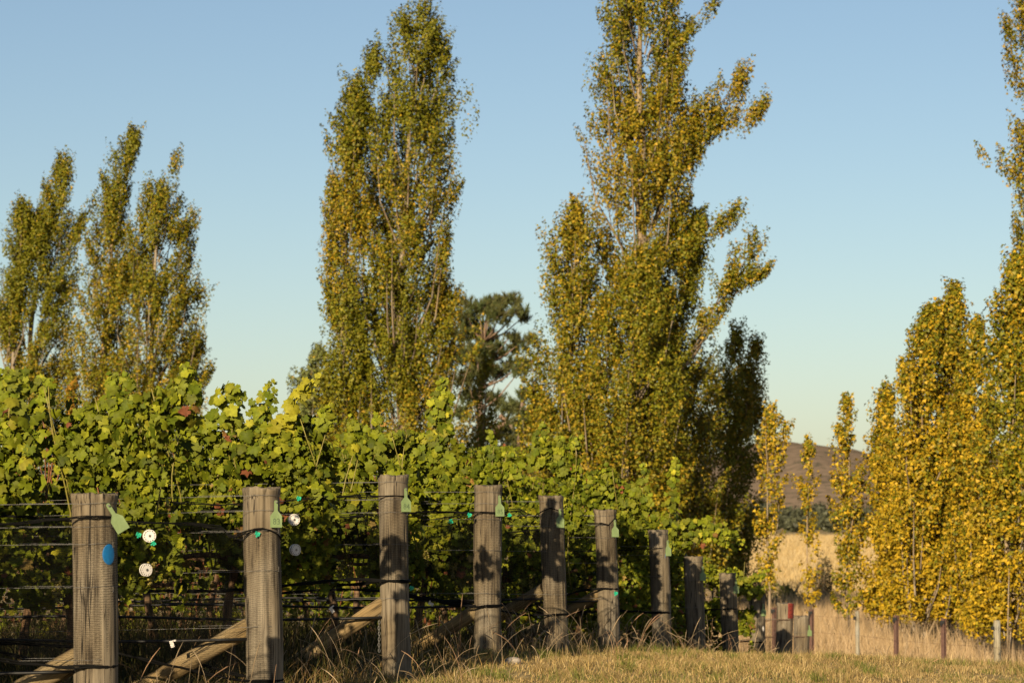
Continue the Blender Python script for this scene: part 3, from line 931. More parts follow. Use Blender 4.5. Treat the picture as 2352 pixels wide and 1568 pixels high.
def make_post(k):
    d = KD[k]
    top = W(PXC[k], PTOP[k], d)
    r = PW[k] * d / FPX / 2
    zb = gz(top[0], d)
    h = top[2] - zb
    base = np.array([top[0] + LEAN[k][0] * h * 5.5 * 0.5, d, zb])
    POSTS.append(dict(top=top, base=base, h=h, r=r, d=d))
    root = empty("end_post", base, PLABEL[k], "post", "row end posts")
    g = np.random.default_rng(100 + k)
    nt_, nz = (72, 90) if k < 6 else (40, 40)
    th = np.arange(nt_) / nt_ * 2 * PI
    zz = np.linspace(-0.25, h, nz)
    # grooves along the grain
    gr = np.zeros(nt_)
    for q in range(26):
        gr += 0.5 * np.sin(th * g.integers(7, 34) + g.uniform(0, 2 * PI)) / 5
    cracks = [(g.uniform(0, 2 * PI), g.uniform(0.02, 0.5) * h, g.uniform(0.5, 1.0) * h, g.uniform(0.004, 0.009)) for _ in range(9)]
    cracks += [(-PI / 2 + g.uniform(-0.7, 0.5), g.uniform(0.0, 0.3) * h, h + 0.1, 0.009) for _ in range(3)]
    T, ZZ = np.meshgrid(th, zz)
    tw = T + 0.10 * np.sin(ZZ * 2.1 + k)
    R = np.full_like(T, r)
    R += 0.0016 * np.interp(tw % (2 * PI), np.append(th, 2 * PI), np.append(gr, gr[0]))
    R += 0.0035 * rnoise(200 + k, 6, 4, 14)(np.stack([np.cos(T).ravel() * .15, np.sin(T).ravel() * .15, ZZ.ravel()], 1)).reshape(T.shape)
    for (ca, z0, z1, dp) in cracks:
        da = (T + 0.06 * np.sin(ZZ * 3 + ca) - ca + PI) % (2 * PI) - PI
        R -= dp * np.exp(-(da / 0.045) ** 2) * smooth01((ZZ - z0) / 0.12) * smooth01((z1 - ZZ) / 0.12)
    # knots
    for q in range(3):
        ka, kz = (-PI / 2 - 0.35, h - 0.39) if (k == 1 and q == 0) else (g.uniform(0, 2 * PI), g.uniform(0.2, 0.85) * h)
        da = ((T - ka + PI) % (2 * PI) - PI) * r
        dd = np.sqrt(da ** 2 + ((ZZ - kz) * 0.7) ** 2)
        R += 0.006 * np.exp(-(dd / 0.022) ** 2) - 0.010 * np.exp(-(dd / 0.008) ** 2)
    # mushroomed, wire-worn head
    below = h - ZZ
    R += 0.0045 * smooth01((0.05 - below) / 0.03) * (1 + 0.25 * np.sin(T * 13 + k) + 0.2 * np.sin(T * 29))
    R -= 0.004 * np.exp(-((below - 0.042) / 0.008) ** 2)
    frac = (h - ZZ) / h
    cx = top[0] + (base[0] - top[0]) * frac
    bend = 0.004 * np.sin(ZZ * 3 + k)
    zvar = ZZ + np.where(ZZ > h - 1e-6, 0.006 * np.sin(T * 3 + k) + 0.004 * np.sin(T * 11 + 2 * k), 0)
    v = np.stack([cx + bend + R * np.cos(T), d + R * np.sin(T), zb + zvar], -1).reshape(-1, 3)
    i = np.arange(nz - 1)[:, None] * nt_
    j = np.arange(nt_)[None, :]
    j2 = (j + 1) % nt_
    q = np.stack([i + j, i + j2, i + nt_ + j2, i + nt_ + j], -1).reshape(-1, 4)
    B = Build()
    B.add(v, q)
    # end grain
    last = v[-nt_:]
    cen = last.mean(0)
    rings = [last]
    for fr, dz in ((0.7, -0.002), (0.4, 0.002), (0.15, -0.004)):
        rr = cen + (last - cen) * fr
        rr[:, 2] += dz + g.normal(size=nt_) * 0.0012
        rings.append(rr)
    off = (nz - 1) * nt_
    vv = np.vstack(rings[1:] + [cen[None] - [0, 0, 0.004]])
    n0 = B.n
    B.v.append(vv)
    jj_ = np.arange(nt_)
    jn = (jj_ + 1) % nt_
    qs = [np.stack([off + jj_, off + jn, n0 + jn, n0 + jj_], -1)]
    for a_ in range(2):
        qs.append(np.stack([n0 + a_ * nt_ + jj_, n0 + a_ * nt_ + jn, n0 + (a_ + 1) * nt_ + jn, n0 + (a_ + 1) * nt_ + jj_], -1))
    e = n0 + 2 * nt_
    qs.append(np.stack([e + jj_, e + jn, np.full(nt_, n0 + 3 * nt_), np.full(nt_, n0 + 3 * nt_)], -1))
    B.q.append(np.vstack(qs))
    B.n += len(vv)
    me = B.mesh("shaft", smooth=True)
    me.transform(Matrix.Translation(-Vector(base)))
    o = link("shaft", me, M_POST, root, world_coords=False)
    return root


ROOTS = [make_post(k) for k in range(12)]


def text_mesh(s, size):
    cu = bpy.data.curves.new("digits", 'FONT')
    cu.body = s
    cu.size = size
    cu.extrude = 0.0006
    cu.align_x = 'CENTER'
    cu.align_y = 'CENTER'
    cu.resolution_u = 3
    ob = bpy.data.objects.new("digits_tmp", cu)
    col.objects.link(ob)
    dg = bpy.context.evaluated_depsgraph_get()
    me = bpy.data.meshes.new_from_object(ob.evaluated_get(dg))
    bpy.data.objects.remove(ob)
    return me


def tag_outline():
    w, bh = 0.031, 0.062
    pts = [(-w, -0.135), (w, -0.135), (w, -0.135 + bh), (0.0095, -0.047)]
    for a_ in np.linspace(0, PI, 9):
        pts.append((0.0095 * math.cos(a_), 0.0 + 0.0095 * math.sin(a_)))
    pts += [(-0.0095, -0.047), (-w, -0.135 + bh)]
    return pts


def add_tag(k, digits=None, ang=0.82, below=0.055, roll=0.0, yaw=0.25, scale=1.0, hang=True):
    root = ROOTS[k]
    p = post_point(k, ang, below, 0.012)
    pts = tag_outline()
    n = len(pts)
    t = 0.0016
    v = [(x * scale, -t, z * scale) for x, z in pts] + [(x * scale, t, z * scale) for x, z in pts]
    faces = [tuple(range(n))[::1], tuple(range(2 * n - 1, n - 1, -1))] + [(i, i + n, (i + 1) % n + n, (i + 1) % n) for i in range(n)]
    me = bpy.data.meshes.new("number_tag")
    me.from_pydata(v, [], faces)
    bm = bmesh.new()
    bm.from_mesh(me)
    # slight curl
    for vert in bm.verts:
        vert.co.y += -3.0 * vert.co.x ** 2 + 0.05 * vert.co.z
    bmesh.ops.recalc_face_normals(bm, faces=bm.faces)
    bm.to_mesh(me)
    bm.free()
    rot = Matrix.Rotation(yaw, 4, 'Z') @ Matrix.Rotation(roll, 4, 'Y')
    me.transform(rot)
    o = link("number_tag", me, M_TAG, root, world_coords=False)
    o.location = Vector(p) - root.location
    if digits:
        o["label"] = "pale green tag reading " + digits
        tm = text_mesh(digits, 0.047)
        tm.transform(rot @ Matrix.Translation((0.002, -0.0102, -0.105)) @ Matrix.Rotation(0.0, 4, 'Z') @ Matrix.Diagonal((0.86, 1, 1, 1)) @ Matrix.Rotation(PI / 2, 4, 'X'))
        link("digits", tm, M_TAGINK, o, world_coords=False)
    B = Build()
    B.tube(np.array([[0, -0.012, 0], [0, 0.02, 0.0]]), 0.0022, 6)
    B.tube(np.array([[0, -0.014, 0], [0, -0.0118, 0.0]]), 0.005, 8)
    m2 = B.mesh("nail")
    m2.transform(rot)
    link("nail", m2, M_STAPLE, o, world_coords=False)
    return o


add_tag(0, None, ang=0.72, below=0.05, roll=-0.55, yaw=0.3)["label"] = "twisted blank green tag"
add_tag(1, "83", ang=0.80, below=0.075)
add_tag(2, "84", ang=0.84, below=0.085, yaw=0.35)
add_tag(3, "85", ang=0.84, below=0.075)
add_tag(4, None, ang=0.70, below=0.105)
add_tag(5, None, ang=0.90, below=0.09)
add_tag(6, None, ang=0.95, below=0.10)
add_tag(7, None, ang=0.95, below=0.10)
add_tag(8, None, ang=0.95, below=0.075)
add_tag(9, None, ang=0.7, below=0.09)
add_tag(11, None, ang=1.0, below=0.12)


def add_patch(k, name, mat, ang0, ang1, b0, b1, label, shape='disc', extra=0.004):
    """a thin marker following the post's surface"""
    n, m = 18, 18
    B = Build()
    v = []
    for i in range(n + 1):
        for j in range(m + 1):
            u, w_ = i / n * 2 - 1, j / m * 2 - 1
            if shape == 'disc':
                uu, ww = u * math.sqrt(1 - w_ * w_ / 2), w_ * math.sqrt(1 - u * u / 2)
            else:
                uu, ww = u, w_
            an = (ang0 + ang1) / 2 + uu * (ang1 - ang0) / 2
            be = (b0 + b1) / 2 + ww * (b1 - b0) / 2
            edge = 0.0 if max(abs(u), abs(w_)) > 0.99 else 0.0016
            v.append(post_point(k, an, be, extra + edge))
    q = [[i * (m + 1) + j, i * (m + 1) + j + 1, (i + 1) * (m + 1) + j + 1, (i + 1) * (m + 1) + j] for i in range(n) for j in range(m)]
    B.add(v, q)
    o = B.link(name, mat, ROOTS[k], smooth=True)
    o["label"] = label
    return o


add_patch(0, "marker_dot", M_BLUE, 0.48, 1.15, 0.225, 0.318, "bright blue round marker under the net")
add_patch(6, "marker_dot", M_BLUE, 0.55, 1.25, 0.20, 0.30, "small blue round marker")
add_patch(10, "painted_head", M_RED, 0.25, 1.75, -0.004, 0.185, "chipped red paint on the head", shape='rect', extra=0.007)
add_patch(9, "painted_dot", M_WHITE, 0.55, 0.85, 0.34, 0.40, "small white dot")


# ------------------------------------------------------------------ trellis wires
def row_wire(k, below, name, mat, label, cat, r=0.0011, left=5.5, sag=0.0, group=None, dyfront=0.0, ret=0.35):
    P = POSTS[k]
    c = P['top'] + (P['base'] - P['top']) * (below / P['h'])
    rr = P['r'] + r * 1.2 + 0.001
    z = c[2]
    pts = []
    for x in np.linspace(-left, -0.12, 9):
        t = (x + left) / left
        pts.append([c[0] + x, c[1] - rr * smooth01(t) ** 3 - dyfront, z + gslope(k) * x + sag * math.sin(t * PI)])
    for a_ in np.linspace(-0.15, PI, 16):
        pts.append([c[0] + math.sin(a_) * rr, c[1] - math.cos(a_) * rr, z + 0.004 * math.sin(a_ * 2 + k)])
    pts.append([c[0] - ret, c[1] + rr * 0.4, z])
    B = Build()
    B.tube(np.array(pts), r, 5)
    o = B.link(name, mat, None, smooth=True)
    return props(o, label, cat, group)


def gslope(k):
    return [0.012, 0.022, 0.012, 0.0, 0.0, 0.0, 0, 0, 0, 0, 0, 0][k]


ORD = ["top", "second", "third", "fourth", "lowest"]
for k in range(12):
    hs = [0.042, 0.135, 0.228, 0.43, 0.74] if k < 7 else ([0.05, 0.24, 0.5] if k < 10 else [0.2])
    for i, b_ in enumerate(hs):
        b_ += 0.012 * math.sin(k * 3.1 + i * 1.7)
        nm = ORD[i] if len(hs) > 1 else "only"
        if len(hs) == 3:
            nm = ["top", "middle", "lowest"][i]
        row_wire(k, b_, "trellis_wire", M_WIRE, f"{nm} thin wire running left from the {PDESC[k]}", "wire", group="trellis wires")
    # staples on the right cheek of the post
    for i, b_ in enumerate(hs[1:4]):
        B = Build()
        p = [post_point(k, 1.0 + dz_ * 0.0, b_ - 0.012 + dz_ * 0.024, e_) for dz_, e_ in ((0, 0.0), (0, 0.008), (1, 0.008), (1, 0.0))]
        B.tube(np.array(p), 0.0018, 5)
        B.link("staple", M_STAPLE, ROOTS[k])

# drip line
for k in (0, 1, 2, 3, 4, 5):
    P = POSTS[k]
    bb = [0.80, 0.80, 0.86, 0.82, 0.78, 0.76][k]
    z = P['top'][2] - bb
    pts = [[P['top'][0] + x, P['d'] - P['r'] * 0.4, z - 0.012 * math.sin((x + 4) * 2.4) + 0.01 * (x / 4)] for x in np.linspace(-4, 0.0 - P['r'] * 0.6, 26)]
    B = Build()
    B.tube(np.array(pts), 0.008, 8)
    o = B.link("drip_line", M_DRIP, None, smooth=True)
    props(o, f"black irrigation pipe low in the row of the {PDESC[k]}", "pipe", "drip irrigation pipes")


# ------------------------------------------------------------------ brace poles
def brace(k, attach_px, end_px, r, label, ext=0.5):
    d = KD[k]
    a0 = W(attach_px[0], attach_px[1], d)
    a1 = W(end_px[0], end_px[1], d + 0.12)
    dirv = unit(a1 - a0)
    a1 = a1 + dirv * ext
    L = np.linalg.norm(a1 - a0)
    n, s = 24, 20
    B = Build()
    g = np.random.default_rng(300 + k)
    zz = np.linspace(0, L, n)
    th = np.arange(s) / s * 2 * PI
    T, Z_ = np.meshgrid(th, zz)
    R = r * (1 + 0.03 * np.sin(T * 5 + Z_ * 6) + 0.02 * np.sin(T * 11 + k)) + 0.002 * np.sin(Z_ * 17)
    v = np.stack([R * np.cos(T), R * np.sin(T), Z_], -1).reshape(-1, 3)
    i = np.arange(n - 1)[:, None] * s
    j = np.arange(s)[None, :]
    q = np.stack([i + j, i + (j + 1) % s, i + s + (j + 1) % s, i + s + j], -1).reshape(-1, 4)
    B.add(v, q)
    for e, ofs in ((0, 0), (n - 1, (n - 1) * s)):
        c = np.array([[0, 0, zz[e]]])
        B.v.append(c)
        kk = np.arange(s)
        B.q.append(np.stack([ofs + kk, ofs + (kk + 1) % s, np.full(s, B.n), np.full(s, B.n)], -1))
        B.n += 1
    me = B.mesh("brace_pole", smooth=True)
    o = bpy.data.objects.new("brace_pole", me)
    me.materials.append(M_BRACE)
    col.objects.link(o)
    o.rotation_euler = Vector(dirv).to_track_quat('Z', 'Y').to_euler()
    o.location = Vector(a0)
    return props(o, label, "pole", "slanting brace poles")


brace(0, (200, 1500), (80, 1568), 0.052, "slanting round brace pole at the foot of the post with the blue dot")
brace(1, (585, 1432), (395, 1540), 0.050, "slanting round brace pole left of the second post", 0.25)
brace(2, (890, 1382), (745, 1478), 0.050, "slanting round brace pole left of the third post", 0.25)
brace(3, (1105, 1395), (1020, 1450), 0.048, "shadowed brace pole behind the fourth post")
brace(4, (1250, 1352), (1195, 1385), 0.048, "short visible brace pole behind the fifth post")
brace(5, (1380, 1362), (1315, 1398), 0.048, "netted brace pole left of the sixth post")


# ------------------------------------------------------------------ bird nets
NETINFO = {  # row: (top below post top at post, at left), (bottom at post, at left), reach left
    0: ((0.105, 0.150), (0.775, 0.70), 1.3), 1: ((0.215, 0.165), (1.02, 0.82), 1.5), 2: ((0.125, 0.165), (0.64, 0.675), 1.5),
    3: ((0.185, 0.20), (0.82, 0.72), 1.4), 4: ((0.095, 0.17), (0.90, 0.78), 1.3), 5: ((0.11, 0.20), (0.66, 0.80), 1.2),
    6: ((0.16, 0.2), (0.75, 0.75), 1.2), 8: ((0.38, 0.42), (0.85, 0.85), 1.2), 9: ((0.52, 0.5), (0.95, 0.95), 1.1), 10: ((0.20, 0.22), (0.9, 0.9), 0.55), 11: ((0.26, 0.26), (0.9, 0.9), 0.5)}
CAN_HALF = 0.27


def canopy_half(t):
    """half thickness of the leaf wall, t = metres left of the post"""
    return 0.10 + (CAN_HALF - 0.10) * smooth01((t - 0.1) / 0.5)


def net(k):
    (t0, t1), (b0, b1), reach = NETINFO[k]
    P = POSTS[k]
    g = np.random.default_rng(400 + k)
    r = P['r'] + 0.0035
    back = 0.5
    s_arc = np.linspace(0, PI, 22)
    plan, tt = [], []
    step = 0.03
    for x in np.arange(-reach, -0.02, step):
        t = -x
        yy = -(r + (canopy_half(t) + 0.05 - r) * smooth01((t - 0.10) / 0.55))
        plan.append([x, yy])
        tt.append(t)
    for a_ in s_arc:
        plan.append([math.sin(a_) * r, -math.cos(a_) * r])
        tt.append(0)
    for x in np.arange(0.03, back, step * 1.5):
        plan.append([-x, r + 0.12 * smooth01((x - 0.1) / 0.5)])
        tt.append(x)
    plan, tt = np.array(plan), np.array(tt)
    ns = len(plan)
    arc = np.concatenate([[0], np.cumsum(np.linalg.norm(np.diff(plan, axis=0), axis=1))])
    lerp = smooth01(tt / 0.9)
    ztop = P['top'][2] - (t0 + (t1 - t0) * lerp) + 0.012 * np.sin(arc * 5 + k) * np.clip(tt * 4, 0, 1)
    zbot = P['top'][2] - (b0 + (b1 - b0) * lerp) + 0.02 * np.sin(arc * 3.1 + 2 * k) * np.clip(tt * 4, 0, 1)
    # peak where the net is pinned on the post
    if k in (1, 4):
        ztop = ztop - 0.055 * np.clip(np.abs(arc - arc[np.argmin(np.abs(plan[:, 0] + 0.01) + 10 * (plan[:, 1] > 0))]) / 0.14, 0, 1) ** 1.4 * (tt < 0.2)
    if k == 5:
        ztop = ztop + np.where(tt == 0, 0.10 * (plan[:, 0] / r - 0.4), 0)
    lean = (P['base'][0] - P['top'][0]) / P['h']
    wav = rnoise(500 + k, 6, 3, 12)
    spacing = 0.0092 if k < 4 else 0.0112
    nl = int(np.mean(ztop - zbot) / spacing)
    fine = 3
    sf = np.linspace(0, arc[-1], int(arc[-1] / (0.022 if k < 4 else 0.03)))
    px = np.interp(sf, arc, plan[:, 0])
    py = np.interp(sf, arc, plan[:, 1])
    zt = np.interp(sf, arc, ztop)
    zb_ = np.interp(sf, arc, zbot)
    tf = np.interp(sf, arc, tt)
    nv = len(sf)
    fr = np.linspace(0, 1, nl)[:, None]
    Z_ = zt * (1 - fr) + zb_ * fr
    # pull-lines and slack
    Pq = np.stack([np.broadcast_to(sf, Z_.shape).ravel(), fr.repeat(nv, 1).ravel() * 1.2, np.full(Z_.size, k)], 1)
    w_ = wav(Pq).reshape(Z_.shape)
    Z_ = Z_ + 0.018 * w_ * np.sin(fr * PI)
    Xw = P['top'][0] + px + lean * (P['top'][2] - Z_)
    Yw = P['d'] + py + np.where(tf > 0.15, 0.018, 0.0) * w_ * np.sign(py)
    hw = 0.00062 if k < 4 else 0.0008
    # twisted-hexagon zigzag: neighbouring threads lean towards each other
    zig = 0.0018 * np.where((np.arange(nv)[None, :] // 1 + np.arange(nl)[:, None]) % 2 == 0, 1, -1)
    Z_ = Z_ + zig
    C_ = np.stack([Xw, Yw, Z_], -1)
    tang = np.gradient(C_, axis=1)
    nrm = np.stack([tang[..., 1], -tang[..., 0], np.zeros_like(Z_)], -1)
    nrm /= np.linalg.norm(nrm, axis=-1, keepdims=True) + 1e-9
    up = np.array([0, 0, 1.0])
    ring = np.stack([C_ + up * hw, C_ - up * hw * 0.6 + nrm * hw, C_ - up * hw * 0.6 - nrm * hw], 2)   # nl,nv,3,3
    v1 = ring.reshape(-1, 3)
    I, J = np.meshgrid(np.arange(nl), np.arange(nv - 1), indexing='ij')
    b_ = ((I * nv + J) * 3).ravel()
    q1 = []
    for a_ in range(3):
        a2 = (a_ + 1) % 3
        q1.append(np.stack([b_ + a_, b_ + a2, b_ + 3 + a2, b_ + 3 + a_], 1))
    q1 = np.vstack(q1)
    # cross threads
    I, J = np.meshgrid(np.arange(nl - 1), np.arange(nv), indexing='ij')
    m_ = ((I + J) % 2 == 0).ravel()
    a0 = C_[:-1][..., :].reshape(-1, 3)[m_]
    a1 = C_[1:].reshape(-1, 3)[m_]
    tx = unit(tang[:-1].reshape(-1, 3)[m_]) * hw * 0.4
    v2 = np.stack([a0 - tx, a0 + tx, a1 + tx, a1 - tx], 1).reshape(-1, 3)
    q2 = np.arange(len(v2)).reshape(-1, 4) + len(v1)
    root = empty("bird_net", (P['top'][0], P['d'], zb_.min()), f"fine bird net wrapped round the {PDESC[k]}", "net", "bird nets")
    mat = M_NETBROWN if k >= 10 else M_NET
    mo = link("mesh", np_mesh("net_mesh", np.vstack([v1, v2]), np.vstack([q1, q2])), mat, root)
    mo["kind"] = "stuff"
    for nm, zz_, rr in (("hem_cord", zt, 0.0035), ("hem_cord", zb_, 0.0065)):
        B = Build()
        Xh = P['top'][0] + px + lean * (P['top'][2] - zz_)
        for e in range(3):
            ph = g.uniform(0, 6)
            pts = np.stack([Xh, P['d'] + py * (1.012 + 0.004 * e), zz_ + 0.005 * np.sin(sf * 9 + ph) + 0.003 * np.sin(sf * 31 + ph * 2)], 1)
            B.tube(pts[::2], rr * g.uniform(0.6, 1.0), 5)
        B.link(nm, mat, root, smooth=True)


for k in NETINFO:
    net(k)


# ------------------------------------------------------------------ small fittings
def clip(px, py, d, label, s=0.022, rz=0.4):
    c = W(px, py, d)
    B = Build()
    R1 = np.array(Matrix.Rotation(rz, 3, 'Y') @ Matrix.Rotation(0.5, 3, 'Z'))
    for sx, rot in ((-1, 0.35), (1, -0.35)):
        R2 = R1 @ np.array(Matrix.Rotation(rot, 3, 'Z'))
        B.box(c + R1 @ np.array([sx * s * 0.28, 0, s * 0.1]), (s * 0.5, s * 0.12, s * 0.75), R2)
    B.box(c + R1 @ np.array([0, 0, s * 0.05]), (s * 0.3, s * 0.34, s * 0.4), R1)
    B.box(c + R1 @ np.array([0, -s * 0.1, -s * 0.45]), (s * 0.24, s * 0.3, s * 0.35), R1)
    me = B.mesh("net_clip")
    o = link("net_clip", me, M_CLIP)
    return props(o, label, "clip", "teal net clips")


clip(591, 1226, KD[1] - 0.115, "teal net clip on the face of the second post", 0.026)
clip(318, 1228, KD[1] - 0.36, "teal net clip just left of the upper white spool by the blue-dotted post", 0.026)
clip(352, 1247, KD[1] - 0.36, "teal net clip just below the upper white spool by the blue-dotted post", 0.024, 1.0)
clip(686, 1144, KD[2] - 0.36, "teal net clip on the net's top edge right of the second post", 0.026)
clip(1078, 1182, KD[3] - 0.16, "teal net clip just left of the fourth post", 0.028)
clip(1170, 1182, KD[4] - 0.3, "teal net clip just right of the fourth post", 0.028, 0.9)
clip(1414, 1362, KD[5] - 0.13, "teal net clip on the right edge of the sixth post", 0.032)
clip(1035, 1197, KD[3] - 0.33, "teal net clip hanging on the leaves between the third and fourth posts", 0.03, 1.2)
clip(945, 1350, KD[3] - 0.3, "teal net clip low beside the third post", 0.03)


def spool(px, py, d, label, yaw, roll, r=0.033):
    c = W(px, py, d)
    root = empty("wire_spool", c, label, "spool", "white wire spools")
    Rm = np.array(Matrix.Rotation(yaw, 3, 'Z') @ Matrix.Rotation(roll, 3, 'Y'))

    def flange(y0):
        B = Build()
        n = 48
        for (ra, rb, t) in ((0.0, 0.76, 0.004), (0.9, 1.0, 0.005)):
            th = np.arange(n) / n * 2 * PI
            v = []
            for yy in (-t / 2, t / 2):
                for rr in (ra, rb):
                    v.append(np.stack([np.cos(th) * rr * r, np.full(n, y0 + yy), np.sin(th) * rr * r], 1))
            v = np.vstack(v)
            k_ = np.arange(n)
            k2 = (k_ + 1) % n
            f = [np.stack([k_, k2, n + k2, n + k_], 1), np.stack([2 * n + k_, 3 * n + k_, 3 * n + k2, 2 * n + k2], 1),
                 np.stack([n + k_, n + k2, 3 * n + k2, 3 * n + k_], 1)]
            if ra > 0:
                f.append(np.stack([k_, 2 * n + k_, 2 * n + k2, k2], 1))
            B.add(v @ Rm.T + c, np.vstack(f))
        for a_ in np.arange(13) / 13 * 2 * PI:
            p = np.array([math.cos(a_) * r * 0.83, y0, math.sin(a_) * r * 0.83])
            B.box(Rm @ p + c, (r * 0.18, 0.0044, r * 0.14), Rm @ np.array(Matrix.Rotation(-a_, 3, 'Y')))
        return B
    flange(-0.009).link("flange", M_WHITE, root)
    flange(0.009).link("flange", M_WHITE, root)
    B = Build()
    B.tube(np.array([Rm @ np.array([0, -0.009, 0]) + c, Rm @ np.array([0, 0.009, 0]) + c]), r * 0.84, 24)
    B.link("hub", M_DRIP, root)
    B = Build()
    B.box(Rm @ np.array([0, -0.0115, 0]) + c, (r * 0.35, 0.004, r * 0.35), Rm)
    B.link("drive_socket", M_STAPLE, root)


spool(343, 1230, KD[1] - 0.34, "upper white perforated spool right of the post with the blue dot", 0.35, 0.2)
spool(335, 1308, KD[1] - 0.34, "lower white perforated spool right of the post with the blue dot", 0.75, -0.5)
spool(675, 1193, KD[2] - 0.34, "upper white perforated spool right of the second post", 0.4, 0.3, 0.034)
spool(678, 1262, KD[2] - 0.34, "lower white perforated spool right of the second post", 0.7, 0.7, 0.034)


def drip_label(px, py, d, label, roll):
    c = W(px, py, d)
    R1 = np.array(Matrix.Rotation(roll, 3, 'Y') @ Matrix.Rotation(0.2, 3, 'Z'))
    B = Build()
    B.box(c, (0.036, 0.003, 0.02), R1)
    B.box(c + R1 @ np.array([-0.014, 0, 0.017]), (0.008, 0.003, 0.018), R1)
    o = B.link("pipe_clip", M_WHITE)
    props(o, label, "clip", "white clips on the drip pipes")


drip_label(395, 1478, KD[1] - 0.14, "small white clip on the pipe left of the second post", 1.3)
drip_label(762, 1400, KD[2] - 0.14, "small white clip on the pipe between the second and third posts", 0.9)
drip_label(990, 1386, KD[3] - 0.14, "small white clip on the pipe between the third and fourth posts", 0.4)

# chain hanging at the third post
P = POSTS[2]
c0 = post_point(2, -1.45, 0.84, 0.01)
root = empty("chain", c0, "short hanging chain at the left of the third post", "chain")
for i in range(14):
    B = Build()
    cz = c0 + np.array([0.001 * math.sin(i), 0, -0.017 * i])
    th = np.linspace(0, 2 * PI, 11)
    if i % 2:
        pts = np.stack([np.cos(th) * 0.006, np.zeros(11), np.sin(th) * 0.012], 1)
    else:
        pts = np.stack([np.zeros(11), np.cos(th) * 0.006, np.sin(th) * 0.012], 1)
    B.tube(pts + cz, 0.002, 5, caps=False)
    B.link("chain_link", M_WIRE, root)


# ------------------------------------------------------------------ grapevines
def leaf_template(seed, lod):
    """lobed, toothed grape leaf in its own plane: petiole at the origin, tip towards -Z, face towards -Y"""
    g = np.random.default_rng(seed)
    if lod == 0:
        key = [(0, .10), (16, .42), (27, .43), (38, .55), (47, .51), (58, .62), (68, .53), (79, .45), (90, .57), (99, .54), (112, .68), (122, .57), (134, .50), (147, .63), (156, .59), (167, .69), (180, .78)]
    elif lod == 1:
        key = [(0, .12), (22, .44), (55, .62), (79, .45), (112, .68), (134, .50), (158, .66), (180, .78)]
    else:
        key = [(0, .16), (30, .45), (62, .56), (92, .45), (122, .56), (150, .54), (180, .72)]
    pts = []
    for s in (1, -1):
        seq = key if s == 1 else key[-2:0:-1]
        for a_, r_ in seq:
            ang = rad(a_) * s
            rr = r_ * g.uniform(0.92, 1.08)
            pts.append((math.sin(ang) * rr, math.cos(ang) * rr))
    pts = np.array(pts)
    pts[:, 1] *= 0.95
    rim = np.stack([pts[:, 0], np.zeros(len(pts)), pts[:, 1]], 1)
    rho = np.linalg.norm(pts, axis=1)
    cup = g.uniform(-0.5, 0.8)
    rim[:, 1] = cup * rho ** 2 + 0.07 * np.sin(np.arctan2(pts[:, 0], pts[:, 1]) * 5 + g.uniform(0, 6)) * rho + g.uniform(0.0, 0.3) * np.abs(pts[:, 0])
    if lod == 0:
        midr = rim * 0.55
        midr[:, 1] = rim[:, 1] * 0.25
        n = len(rim)
        v = np.vstack([[[0, 0, 0.0]], midr, rim])
        k = np.arange(n)
        k2 = (k + 1) % n
        f = np.vstack([np.stack([np.zeros(n, int), 1 + k, 1 + k2], 1), np.stack([1 + k, 1 + n + k, 1 + n + k2], 1), np.stack([1 + k, 1 + n + k2, 1 + k2], 1)])
    else:
        n = len(rim)
        v = np.vstack([[[0, 0, 0.0]], rim])
        k = np.arange(n)
        f = np.stack([np.zeros(n, int), 1 + k, 1 + (k + 1) % n], 1)
    v[:, 2] *= -1.0
    # outline was laid with 0 deg at the petiole notch (towards +Z after flip it points down) -> tip points to -Z
    return v, f


# 0 deg is the petiole side, so flip so that the 180-degree tip points down
LEAF0 = []
LEAF1 = []
LEAF2 = []
for s_ in range(7):
    v_, f_ = leaf_template(900 + s_, 0)
    LEAF0.append((v_, f_))
    v_, f_ = leaf_template(950 + s_, 1)
    LEAF1.append((v_, f_))
    v_, f_ = leaf_template(970 + s_, 2)
    LEAF2.append((v_, f_))
for L_ in LEAF0 + LEAF1 + LEAF2:
    L_[0][:, 2] *= -1.0          # the notch (0 deg) up, the tip (180 deg) down
    L_[0][:, 2] *= 1.0
LEAF_ME = []
for i, (v_, f_) in enumerate(LEAF0):
    me = np_mesh("vine_leaf", v_, f_, smooth=True)
    me.materials.append(M_LEAF_OBJ)
    LEAF_ME.append(me)

VG = np.array([[0.11, 0.13, 0.006], [0.135, 0.15, 0.007], [0.075, 0.097, 0.006], [0.18, 0.185, 0.012], [0.125, 0.142, 0.014]])
VY = np.array([[0.3, 0.275, 0.018], [0.25, 0.24, 0.02]])
VB = np.array([[0.22, 0.12, 0.03], [0.2, 0.07, 0.03], [0.26, 0.18, 0.05]])


def leaf_colors(g, n, zrel, yellow=0.05):
    """zrel 0 at the bottom of the leaf wall, 1 at its top"""
    c = VG[g.integers(0, len(VG), n)] * g.uniform(0.6, 1.3, (n, 1))
    u = g.uniform(size=n)
    py = yellow + 0.07 * (1 - zrel)
    pb = 0.012 + 0.07 * np.clip(1 - zrel * 1.7, 0, 1)
    c = np.where((u < py)[:, None], VY[g.integers(0, 2, n)] * g.uniform(0.6, 1.1, (n, 1)), c)
    c = np.where((u > 1 - pb)[:, None], VB[g.integers(0, 3, n)] * g.uniform(0.6, 1.1, (n, 1)), c)
    return c


def leaf_frames(nrm, g, droop=1.0):
    n = len(nrm)
    t = np.array([0, 0, -1.0]) * droop + g.normal(size=(n, 3)) * 0.55
    zax = -unit(t - (t * nrm).sum(1, keepdims=True) * nrm)      # local +Z = away from the tip
    yax = -nrm                                                   # local -Y is the face
    xax = np.cross(yax, zax)
    return np.stack([xax, yax, zax], axis=2)                     # columns


